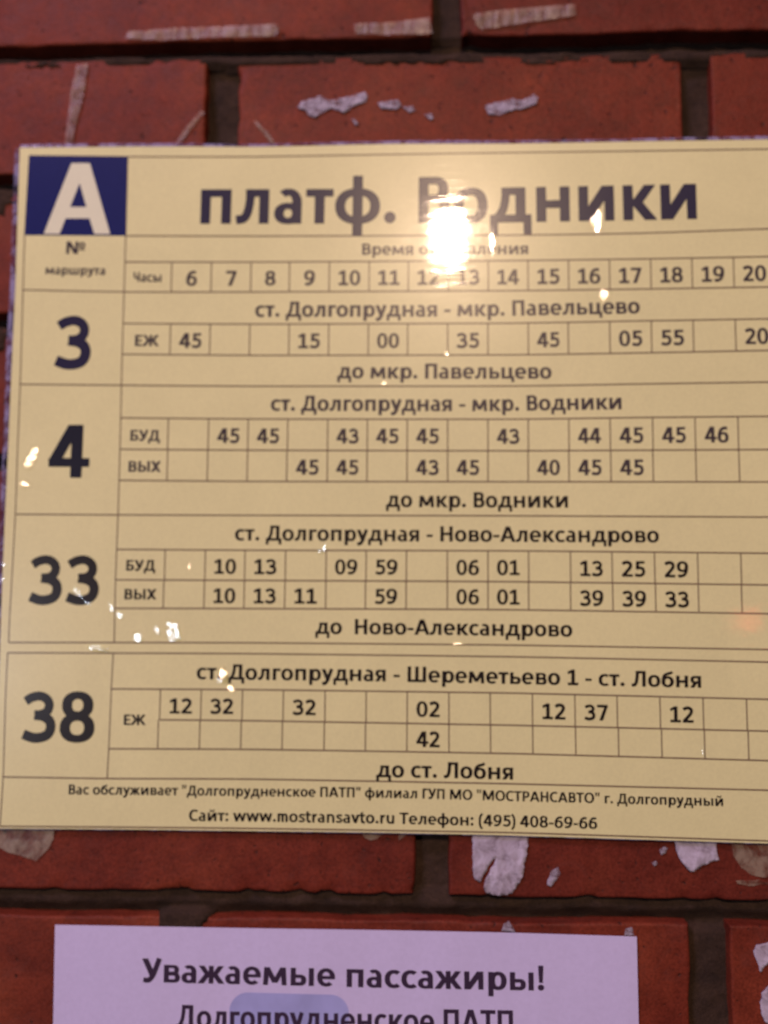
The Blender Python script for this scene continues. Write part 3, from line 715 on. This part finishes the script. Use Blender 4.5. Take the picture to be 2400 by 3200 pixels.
M['glue'] = clear('yellowed_adhesive', (.62, .52, .40), .34, .40, relief=.0006, rs=90)

# ------------------------------------------------------------------ helpers
def link(o, parent=None):
    sc.collection.objects.link(o)
    if parent: o.parent = parent
    return o
def mesh(name, verts, faces, mat, parent=None, smooth=False):
    me = bpy.data.meshes.new(name); me.from_pydata(verts, [], faces); me.materials.append(mat)
    if smooth: me.polygons.foreach_set('use_smooth', [True] * len(me.polygons))
    me.update(); return link(bpy.data.objects.new(name, me), parent)
def empty(name, label, cat, loc=(0, 0, 1.5)):
    o = bpy.data.objects.new(name, None); o.empty_display_size = .05; o.location = loc; o['label'] = label; o['category'] = cat
    return link(o)
def facing(loops):
    """triangles filling 2-D loops (x, z) with their holes, oriented towards the viewer (-Y)"""
    pts = []; edges = []
    for L in loops:
        k = len(pts); n = len(L); pts += [Vector((float(a), float(b))) for a, b in L]; edges += [(k + i, k + (i + 1) % n) for i in range(n)]
    vs, _, fs, _, _, _ = delaunay_2d_cdt(pts, edges, [], 1, 1e-5)
    arr = [np.array(L, float) for L in loops]
    out = []
    if not fs: return [(v.x, v.y) for v in vs], out
    C_ = np.array([[sum(vs[i].x for i in f) / 3, sum(vs[i].y for i in f) / 3] for f in fs])
    ins = np.zeros(len(C_), bool)
    for L in arr:
        a = L; b = np.roll(L, -1, 0)
        c1 = (a[None, :, 1] > C_[:, 1, None]) != (b[None, :, 1] > C_[:, 1, None])
        dy = np.where(b[:, 1] == a[:, 1], 1e-9, b[:, 1] - a[:, 1])
        xi = a[:, 0] + (C_[:, 1, None] - a[:, 1]) * (b[:, 0] - a[:, 0]) / dy
        ins ^= ((c1 & (C_[:, 0, None] < xi)).sum(1) % 2).astype(bool)
    for f, ok in zip(fs, ins):
        if not ok: continue
        a, b, c = f
        ar = (vs[b].x - vs[a].x) * (vs[c].y - vs[a].y) - (vs[b].y - vs[a].y) * (vs[c].x - vs[a].x)
        if abs(ar) < 1e-7: continue
        out.append((a, b, c) if ar > 0 else (a, c, b))
    return [(v.x, v.y) for v in vs], out
def plate(name, loops, y, mat, parent, thick=0):
    pts, tri = facing(loops)
    v = [(x / 1000, -y / 1000, z / 1000) for x, z in pts]; f = list(tri)
    if thick:
        n = len(v); v += [(x / 1000, -(y - thick) / 1000, z / 1000) for x, z in pts]; f += [(a + n, c + n, b + n) for a, b, c in tri]
        k = 0
        for L in loops:
            m_ = len(L)
            ar = sum(L[i][0] * L[(i + 1) % m_][1] - L[(i + 1) % m_][0] * L[i][1] for i in range(m_))
            for i in range(m_):
                a, b = k + i, k + (i + 1) % m_
                f.append((a, a + n, b + n, b) if ar > 0 else (b, b + n, a + n, a))
            k += m_
    return mesh(name, v, f, mat, parent)
def smoothline(P, step=6):
    out = []
    for i in range(len(P) - 1):
        a = P[max(i - 1, 0)]; b = P[i]; c = P[i + 1]; d = P[min(i + 2, len(P) - 1)]
        n = max(1, int(math.dist(b, c) / step))
        for k in range(n):
            s = k / n
            # monotone enough: blend of straight and Catmull-Rom
            q = [.5 * ((2 * b[j]) + (-a[j] + c[j]) * s + (2 * a[j] - 5 * b[j] + 4 * c[j] - d[j]) * s * s + (-a[j] + 3 * b[j] - 3 * c[j] + d[j]) * s ** 3) for j in (0, 1)]
            l = [b[j] + (c[j] - b[j]) * s for j in (0, 1)]
            out.append(((q[0] + l[0]) / 2, (q[1] + l[1]) / 2))
    out.append(tuple(P[-1])); return out

# ------------------------------------------------------------------ the brick wall
wall = empty('brick_wall', 'red brick wall with deep dark brown mortar joints behind the timetable and the notice', 'wall')
rows = DATA['rows']
def zline(L, x): (x0, z0), (x1, z1) = L; return z0 + (z1 - z0) * (x - x0) / (x1 - x0)
course = {}
for i, (t_, b_) in enumerate(rows): course[i] = [t_, b_]
course[0][0] = [[-200, 324.5], [200, 324.0]]
course[7][1] = [[-200, -270.5], [200, -269.5]]
for k in (-1, -2, -3, -4):
    course[k] = [[[-200, 324.5 - k * 75 + .0], [200, 324 - k * 75]], [[-200, 259 - k * 75], [200, 258.5 - k * 75]]]
for k in (8, 9, 10, 11, 12):
    course[k] = [[[-200, -280 - (k - 8) * 75], [200, -280.5 - (k - 8) * 75]], [[-200, -345.5 - (k - 8) * 75], [200, -345 - (k - 8) * 75]]]
XL, XR = -900, 1150
seedn = 0
for k in sorted(course):
    T_, B_ = course[k]
    J = {int(a): b for a, b in DATA['joints'].items()}.get(k)
    base = 32.5 if k % 2 == 0 else 165.0
    if J: js = [tuple(j) for j in J]
    else: js = [(base - 6.5 + random.uniform(-3, 3), base + 6.5 + random.uniform(-3, 3))]
    js.sort()
    while js[0][0] > XL: a = js[0]; c = (a[0] + a[1]) / 2 - 254.5 + random.uniform(-4, 4); js.insert(0, (c - 6, c + 6))
    while js[-1][1] < XR: a = js[-1]; c = (a[0] + a[1]) / 2 + 254.5 + random.uniform(-4, 4); js.append((c - 6, c + 6))
    for (a0, a1), (b0, b1) in zip(js[:-1], js[1:]):
        seedn += 1; sd = seedn * 17
        x0, x1 = a1, b0; wd = x1 - x0; ht = 66.
        er = 1.5
        def ticks(L, n):
            e = np.array([0, .35, .8, 1.4, 2.2, 3.4, 5.5]); return np.concatenate([e, np.linspace(8, L - 8, n), (L - e)[::-1]])
        near = x1 > -260 and x0 < 280 and -3 < k < 10
        u = ticks(wd, int(wd / (4 if near else 14))); v_ = ticks(ht, 14 if near else 5); nu, nv = len(u), len(v_)
        Ug, Vg = np.meshgrid(u, v_)
        Xw = x0 + Ug
        zb = B_[0][1] + (B_[1][1] - B_[0][1]) * (Xw - B_[0][0]) / (B_[1][0] - B_[0][0])
        zt = T_[0][1] + (T_[1][1] - T_[0][1]) * (Xw - T_[0][0]) / (T_[1][0] - T_[0][0])
        Zw = zb + (zt - zb) * Vg / ht
        # uneven arrises, chipped here and there
        eu = np.minimum(Ug, wd - Ug); ev = np.minimum(Vg, ht - Vg); e = np.minimum(eu, ev)
        chip = np.clip(fbm(Xw / 9, Zw / 9, sd, 3) - .15, 0, 1) * 5.5
        wob = fbm(Xw / 22, Zw / 22, sd + 5, 3)
        fall = np.exp(-e / 3.0)
        Xn = Xw + np.where(Ug < wd / 2, 1, -1) * (wob * 1.5 + chip * .5) * np.exp(-eu / 2.5) * (eu < 9)
        Zn = Zw + np.where(Vg < ht / 2, 1, -1) * (wob * 1.15 + chip * .5) * np.exp(-ev / 2.5) * (ev < 9)
        def rnd(e_): q = np.clip(1 - e_ / er, 0, 1); return er * (1 - np.sqrt(np.clip(1 - q * q, 0, 1)))
        dep = np.maximum(rnd(eu), rnd(ev)) + chip * fall * 1.2 + fbm(Xw / 3, Zw / 3, sd + 9, 2) * .16 + fbm(Xw / 45, Zw / 45, sd + 2, 2) * .5 + (.9 if sd % 3 == 0 else 0) * (Xw - (x0 + x1) / 2) / wd
        dep = np.clip(dep, -.25, 20) + random.uniform(0, .5)
        V0 = np.stack([Xn, dep, Zn], -1).reshape(-1, 3) / 1000
        per = [(0, i) for i in range(nu)] + [(j, nu - 1) for j in range(1, nv)] + [(nv - 1, i) for i in range(nu - 2, -1, -1)] + [(j, 0) for j in range(nv - 2, 0, -1)]
        idx = [j * nu + i for j, i in per]
        back = V0[idx].copy(); back[:, 1] = .030
        verts = np.vstack([V0, back]); faces = []
        for j in range(nv - 1):
            r0 = j * nu
            faces += [(r0 + i, r0 + i + 1, r0 + nu + i + 1, r0 + nu + i) for i in range(nu - 1)]
        n0 = nu * nv; npz = len(idx)
        for q in range(npz):
            q2 = (q + 1) % npz; faces.append((idx[q], n0 + q, n0 + q2, idx[q2]))
        mesh('brick', verts.tolist(), faces, M['brick'], wall, smooth=True)
# mortar: one bed behind the bricks, slanting out towards the foot of each joint
gx = np.concatenate([np.arange(XL - 40, -300, 8.0), np.arange(-300, 320, 3.0), np.arange(320, XR + 60, 8.0)]); gz = np.concatenate([np.arange(-650, -360, 3.0), np.arange(-360, 400, 1.3), np.arange(400, 640, 3.0)])
Xg, Zg = np.meshgrid(gx, gz)
def band(k):
    """fraction 0 (foot) .. 1 (head) of the bed joint under course k, else nan"""
    top = course[k][1]; bot = course[k + 1][0]
    zt = top[0][1] + (top[1][1] - top[0][1]) * (Xg - top[0][0]) / (top[1][0] - top[0][0])
    zb = bot[0][1] + (bot[1][1] - bot[0][1]) * (Xg - bot[0][0]) / (bot[1][0] - bot[0][0])
    return (Zg - zb) / (zt - zb)
base_d = 7.0 + fbm(Xg / 30, Zg / 30, 3, 4) * 3.0 + fbm(Xg / 5, Zg / 5, 8, 3) * 1.1
Dm = base_d.copy()
for k in sorted(course)[:-1]:
    fr = band(k); ins = (fr > -.35) & (fr < 1.2); q = np.clip(fr, 0, 1)
    if k >= 6: prof = 4.2 + 2.0 * np.abs(q - .62) / .5 + 3.5 * np.clip(.45 - q, 0, 1) / .45
    else: prof = .8 + 12.0 * np.clip((q - .12) / .4, 0, 1)
    w_ = np.exp(-((q - .5) / .9) ** 2)
    Dm = np.where(ins, prof + fbm(Xg / 16, Zg / 9, 40 + k, 4) * 2.2 + fbm(Xg / 4, Zg / 4, 60 + k, 2) * .8, Dm)
# mortar smeared over an arris in places
fr0 = band(0); sm = (fr0 > -.42) & (fr0 < .1) & (fbm(Xg / 14, Zg / 5, 90, 3) > -.02 + .6 * np.clip(-fr0 - .1, 0, 1))
Dm = np.where(sm, -.45 + fbm(Xg / 3, Zg / 3, 91, 2) * .5, Dm)
sm = (Xg > -110 + fbm(Xg / 4, Zg / 4, 92, 2) * 7) & (Xg < -88 + fbm(Xg / 4, Zg / 4, 99, 2) * 4) & (Zg > -210.5 + fbm(Xg / 6, Zg / 6, 93, 2) * 2.5) & (Zg < -201)
Dm = np.where(sm, -.5 + fbm(Xg / 3, Zg / 3, 94, 2) * .5, Dm)
for z0, z1 in ((160, 176), (84, 100)):
    sm = (Xg > -216) & (Xg < -203 + fbm(Xg / 5, Zg / 5, 95, 3) * 9) & (Zg > z0 + fbm(Xg / 5, Zg / 5, 96, 3) * 8) & (Zg < z1)
    Dm = np.where(sm, -.6 + fbm(Xg / 3, Zg / 3, 97, 2) * .6, Dm)
verts = np.stack([Xg, np.clip(Dm, -.9, 16), Zg], -1).reshape(-1, 3) / 1000
ny_, nx_ = Xg.shape
ii = np.arange((ny_ - 1) * nx_).reshape(ny_ - 1, nx_)[:, :-1].ravel()
faces = np.stack([ii, ii + 1, ii + nx_ + 1, ii + nx_], 1)
me = bpy.data.meshes.new('mortar')
me.vertices.add(len(verts)); me.vertices.foreach_set('co', verts.ravel().astype(np.float32))
me.loops.add(faces.size); me.loops.foreach_set('vertex_index', faces.ravel().astype(np.int32))
me.polygons.add(len(faces)); me.polygons.foreach_set('loop_start', (np.arange(len(faces)) * 4).astype(np.int32))
me.polygons.foreach_set('use_smooth', np.ones(len(faces), bool)); me.update(calc_edges=True); me.validate()
me.materials.append(M['mortar']); mo = link(bpy.data.objects.new('mortar', me), wall)

# ------------------------------------------------------------------ the laminated timetable
sheet = empty('bus_timetable', 'laminated yellow bus timetable with a grid of departure times, pinned across the brick wall', 'timetable')
top = smoothline(DATA['shapes']['sheet']); bot = smoothline(DATA['shapes']['sheet_bottom']); lef = smoothline(DATA['shapes']['sheet_left'])
outline = top + bot + lef
outline = outline[::-1]
plate('paper', [outline], 3.0, M['paper'], sheet, thick=.35)
# the clear film runs a few millimetres past the paper and bends back to the wall
def rim(line, width, name='film_edge'):
    n = len(line); v = []; f = []
    nrm = []
    for i in range(n):
        a = line[max(i - 1, 0)]; b = line[min(i + 1, n - 1)]
        dx, dz = b[0] - a[0], b[1] - a[1]; L = math.hypot(dx, dz) or 1
        nrm.append((-dz / L, dx / L))
    prof = [(0.02, 3.0), (.25, 3.02), (.5, 2.8), (.75, 2.3), (1.0, 1.5)]
    for i, (p_, q_) in enumerate(zip(line, nrm)):
        for s, y in prof:
            wv = 1 + .07 * math.sin(i * .23) + .03 * math.sin(i * .61)
            v.append(((p_[0] + q_[0] * width * wv * s) / 1000, -(y + .10 * s * math.sin(i * .35)) / 1000, (p_[1] + q_[1] * width * wv * s) / 1000))
    k = len(prof)
    for i in range(n - 1):
        for j in range(k - 1): f.append((i * k + j, (i + 1) * k + j, (i + 1) * k + j + 1, i * k + j + 1))
    return mesh(name, v, f, M['rim'], sheet, smooth=True)
rim(top, 2.6); rim(bot, .9)
lf = [bot[-1]] + lef + [top[0]]
rim(lf, 3.6)

def ribbon(lines, wd, y, name, mat, parent, widths=None):
    v = []; f = []
    for L in lines:
        L = smoothline(L, 8) if len(L) > 2 else L
        n = len(L); k0 = len(v)
        for i in range(n):
            a = L[max(i - 1, 0)]; b = L[min(i + 1, n - 1)]
            dx, dz = b[0] - a[0], b[1] - a[1]; q = math.hypot(dx, dz) or 1
            ox, oz = -dz / q * wd / 2, dx / q * wd / 2
            v += [((L[i][0] + ox) / 1000, -y / 1000, (L[i][1] + oz) / 1000), ((L[i][0] - ox) / 1000, -y / 1000, (L[i][1] - oz) / 1000)]
        for i in range(n - 1):
            a = k0 + 2 * i
            q = (a, a + 1, a + 3, a + 2)
            e1 = Vector(v[q[1]]) - Vector(v[q[0]]); e2 = Vector(v[q[2]]) - Vector(v[q[0]])
            f.append(q if e1.cross(e2).y < 0 else q[::-1])
    return mesh(name, v, f, mat, parent)
# printed row rules, and under them the column rules
for L in DATA['grid1'] + DATA['grid2']: ribbon([L], .74, 3.07, 'row_rule', M['rule'], sheet)
for L in DATA['v1'] + DATA['v2']: ribbon([L], .62, 3.04, 'column_rule', M['rule'], sheet)
plate('blue_panel', [DATA['shapes']['blue_square'][::-1]], 3.12, M['blue'], sheet)

SPACE = 47
def set_text(s, kind, ink, base, cap, plane, parent):
    W_ = 0; items = []; pen = 0; first = True
    for ch in s:
        if ch == ' ': pen += SPACE; continue
        l, r, w_, loops = FONT[ch]
        if not first: pen += l
        first = False
        items.append((pen, loops)); pen += w_; end = pen; pen += r
    sx = (base[-1][0] - base[0][0]) / end; sy = cap / 134.
    bx = [p_[0] for p_ in base]; bz = [p_[1] for p_ in base]
    v = []; f = []
    for px, loops in items:
        LL = []
        for Ls in loops:
            L = []
            for ux, uy in Ls:
                x = base[0][0] + (px + ux) * sx
                z0 = float(np.interp(x, bx, bz)); sl = (np.interp(x + 4, bx, bz) - np.interp(x - 4, bx, bz)) / 8
                L.append((x - uy * sy * sl, z0 + uy * sy))
            LL.append(L)
        pts, tri = facing(LL); k = len(v)
        v += [(x / 1000, -plane / 1000, z / 1000) for x, z in pts]; f += [(a + k, b + k, c + k) for a, b, c in tri]
    return mesh(kind, v, f, M[ink], parent)
SHEET_T = [t_ for t_ in DATA['texts'] if t_[5] > 2]; NOTE_T = [t_ for t_ in DATA['texts'] if t_[5] < 2]
for s, kind, ink, base, cap, pl in SHEET_T:
    set_text(s, kind, ink, base, cap, 3.16 if kind == 'line_letter' else 3.10, sheet)

# little blisters and folds in the film, each a tilted scrap of clear plastic that catches one of the lamps
EYE = Vector((0.02432, -0.49993, -.04989)); LIT = {0: Vector((-1.60, -2.6, -.23)), 1: Vector((.085, -2.6, 1.165))}
for n_, (x, z, rx, rz, ang, k) in enumerate(DATA['facet']):
    c0 = Vector((x / 1000, -.003, z / 1000)); nn = ((EYE - c0).normalized() + (LIT[int(k)] - c0).normalized())
    sx0, sz0 = nn.x / nn.y, nn.z / nn.y; ca, sa = math.cos(R(ang)), math.sin(R(ang)); rf = random.Random(400 + n_)
    ring_ = []; m_ = 13
    for j in range(m_):
        a = 2 * PI_ * j / m_; q = rf.uniform(.55, 1.15); u, v = rx * q * math.cos(a), rz * q * math.sin(a)
        ring_.append((u * ca - v * sa, u * sa + v * ca))
    P_ = [(0, 0)] + [(p_[0] * .5, p_[1] * .5) for p_ in ring_] + ring_
    hgt = [sx0 * p_[0] + sz0 * p_[1] + rf.uniform(-.012, .012) * max(rx, rz) / 2 for p_ in P_]
    lo = min(hgt); V_ = [((x + p_[0]) / 1000, -(3.2 + hh - lo) / 1000, (z + p_[1]) / 1000) for p_, hh in zip(P_, hgt)]
    F_ = [(0, 1 + j, 1 + (j + 1) % m_) for j in range(m_)]
    for j in range(m_):
        a, b = 1 + j, 1 + (j + 1) % m_; F_ += [(a, a + m_, b + m_), (a, b + m_, b)]
    mesh('film_wrinkle', V_, F_, M['wrinkle'], sheet)

# ------------------------------------------------------------------ the notice below
note = empty('paper_notice', 'lilac white paper notice with bold greeting, stuck on bricks below the timetable', 'notice')
nt_ = smoothline(DATA['shapes']['notice_top']); ns = DATA['shapes']['notice_side']
xl0, xr0 = nt_[0][0], nt_[-1][0]
loop = nt_ + [(ns[0][0], ns[0][1]), (xr0 + .6, -330), (xl0 + 2.5, -331), (ns[1][0], ns[1][1])]
plate('paper', [loop[::-1]], 1.2, M['notice'], note, thick=.2)
# rounded pale blue print behind the second line
bp_ = DATA['shapes']['blue_patch']; (x0, z0), (x1, z1) = bp_[0], bp_[2]; rr = 9.
rl = []
for cx, cz, a0 in ((x1 - rr, z0 - rr, 90), (x0 + rr, z0 - rr, 180), (x0 + rr, z1 + rr - 12, 270), (x1 - rr, z1 + rr - 12, 0)):
    order = {90: (90, 0), 180: (180, 90), 270: (270, 180), 0: (360, 270)}[a0]
    for k in range(9):
        a = R(order[0] + (order[1] - order[0]) * k / 8); rl.append((a0, cx + rr * math.cos(a), cz + rr * math.sin(a)))
tl = [(x, z) for a0, x, z in rl if a0 == 180]; tr_ = [(x, z) for a0, x, z in rl if a0 == 90]; bl = [(x, z) for a0, x, z in rl if a0 == 270]; br = [(x, z) for a0, x, z in rl if a0 == 0]
plate('blue_patch', [tl + tr_ + br + bl], 1.26, M['patch'], note)
for s, kind, ink, base, cap, pl in NOTE_T:
    set_text(s, kind, ink, base, cap, 1.32, note)

# ------------------------------------------------------------------ tape, glue and torn paper left on the bricks
def scrap(name, pts, mat, label, cat, y=.35, jag=.5, lift=.35, thick=.18, sub=2, seed=1, group=None):
    rnd_ = random.Random(seed); L = []
    n = len(pts)
    for i in range(n):
        a, b = pts[i], pts[(i + 1) % n]; d = math.dist(a, b); k = max(1, int(d / 1.2))
        for j in range(k):
            s = j / k; jx = rnd_.uniform(-jag, jag) * min(1, d / 4); jz = rnd_.uniform(-jag, jag) * min(1, d / 4)
            L.append((a[0] + (b[0] - a[0]) * s + jx, a[1] + (b[1] - a[1]) * s + jz))
    cx = sum(p_[0] for p_ in L) / len(L); cz = sum(p_[1] for p_ in L) / len(L)
    L = [(x - cx, z - cz) for x, z in L]
    import bmesh
    P_, tri = facing([L]); bm = bmesh.new(); vs = [bm.verts.new((x / 1000, 0, z / 1000)) for x, z in P_]
    for a, b, c in tri:
        try: bm.faces.new((vs[a], vs[b], vs[c]))
        except ValueError: pass
    for _ in range(sub):
        long_ = [e for e in bm.edges if e.calc_length() > .0022]
        if long_: bmesh.ops.subdivide_edges(bm, edges=long_, cuts=1)
    bmesh.ops.triangulate(bm, faces=bm.faces[:])
    for v in bm.verts:
        x, z = v.co.x * 1000, v.co.z * 1000
        v.co.y = -(lift * float(vn(np.array(x / 3.5 + 50), np.array(z / 3.5 + 50), seed)) + (.12 if thick else 0)) / 1000
    if thick:
        r_ = bmesh.ops.extrude_face_region(bm, geom=bm.faces[:])
        # the extruded copy becomes the back, pressed on the brick
        for g_ in r_['geom']:
            if isinstance(g_, bmesh.types.BMVert): g_.co.y = .0001
        bmesh.ops.recalc_face_normals(bm, faces=bm.faces[:])
    me = bpy.data.meshes.new(name); bm.to_mesh(me); bm.free(); me.materials.append(mat)
    me.polygons.foreach_set('use_smooth', [True] * len(me.polygons))
    o = link(bpy.data.objects.new(name, me)); o.location = (cx / 1000, -y / 1000, 1.5 + cz / 1000); o['label'] = label; o['category'] = cat
    if group: o['group'] = group
    return o
tp = DATA['tape']; G1 = 'strips of clear tape left on the bricks above the timetable'; G2 = 'torn white paper scraps stuck on the bricks'; G3 = 'yellowed adhesive marks under the timetable'
scrap('tape_strip', tp['tape1'], M['tape'], 'long crinkled clear tape strip, leftmost of the three along the top brick edge', 'tape', jag=.3, lift=.8, thick=0, seed=11, group=G1)
scrap('tape_strip', tp['tape2'], M['tape'], 'short crinkled tape strip directly left of the head joint in the top brick row', 'tape', jag=.3, lift=.8, thick=0, seed=12, group=G1)
scrap('tape_strip', tp['tape3'], M['tape'], 'slanting crinkled tape strip right of the head joint in the top brick row', 'tape', jag=.3, lift=.8, thick=0, seed=13, group=G1)
scrap('tape_strip', tp['tape4'], M['tapethin'], 'upright shiny tape strip running down to the top left corner of the timetable', 'tape', jag=.2, lift=.8, thick=0, seed=14, group=G1)
scrap('tape_strip', tp['tape5'], M['tapethin'], 'narrow tape sliver slanting to the left of the mortar joint above the timetable', 'tape', jag=.15, lift=.4, thick=0, seed=15, group=G1)
scrap('tape_strip', tp['tape6'], M['tapethin'], 'thin tape sliver slanting to the right of the mortar joint above the timetable', 'tape', jag=.15, lift=.4, thick=0, seed=16, group=G1)
scrap('glue_stain', tp['glueM'], M['glue'], 'beige adhesive patch under the bottom left corner of the timetable', 'stain', jag=.2, lift=.15, thick=0, seed=17, group=G3)
scrap('glue_stain', tp['glueN'], M['glue'], 'small half round adhesive mark peeking out left of the lower mortar joint', 'stain', jag=.2, lift=.15, thick=0, seed=18, group=G3)
scrap('glue_stain', tp['glueN2'], M['tapethin'], 'tiny pale tape corner beside the mortar joint under the timetable', 'stain', jag=.2, lift=.3, thick=0, seed=19, group=G3)
scrap('glue_stain', tp['glueL'], M['glue'], 'large round beige adhesive ring under the timetable at the right edge', 'stain', jag=.2, lift=.15, thick=0, seed=20, group=G3)
scrap('glue_stain', tp['glueL2'], M['glue'], 'faint adhesive streak just below the round beige ring', 'stain', jag=.3, lift=.15, thick=0, seed=21, group=G3)
S_ = DATA['scraps']
for k, lab in (('A', 'widest ragged white scrap above the timetable, right of the mortar joint'), ('B', 'small white scrap just right of the wide ragged scrap'),
               ('C', 'tiny white fleck trailing right after the small scrap'), ('D', 'lone white speck lowest of the scraps above the heading'),
               ('E', 'tiny pale speck just under the wide ragged scrap'), ('F', 'long wedge of white paper, rightmost scrap above the timetable'),
               ('G', 'largest torn white paper with a slit, right of the joint under the timetable'), ('H', 'narrow leaf shaped white chip between the two large torn papers'),
               ('I', 'torn white triangular paper hanging under the lower right of the timetable'), ('J', 'small white fleck left of the triangular torn paper'),
               ('K', 'tiny white dot on the brick, lower left of the triangular torn paper'), ('O', 'little white tip showing above the notice top edge'),
               ('P', 'faint white fleck above the top right corner of the notice'), ('Q', 'upper white lump of paper at the right edge beside the notice'),
               ('R', 'lower and larger white paper lump at the bottom right edge')):
    big_ = k in 'GIQR'
    scrap('paper_scrap', S_[k], M['scrapbig'] if big_ else M['scrapthin'], lab, 'paper scrap', jag=.35 if len(S_[k]) > 6 else .15, lift=1.2 if big_ else .5, thick=.18, sub=3, seed=30 + ord(k), group=G2)
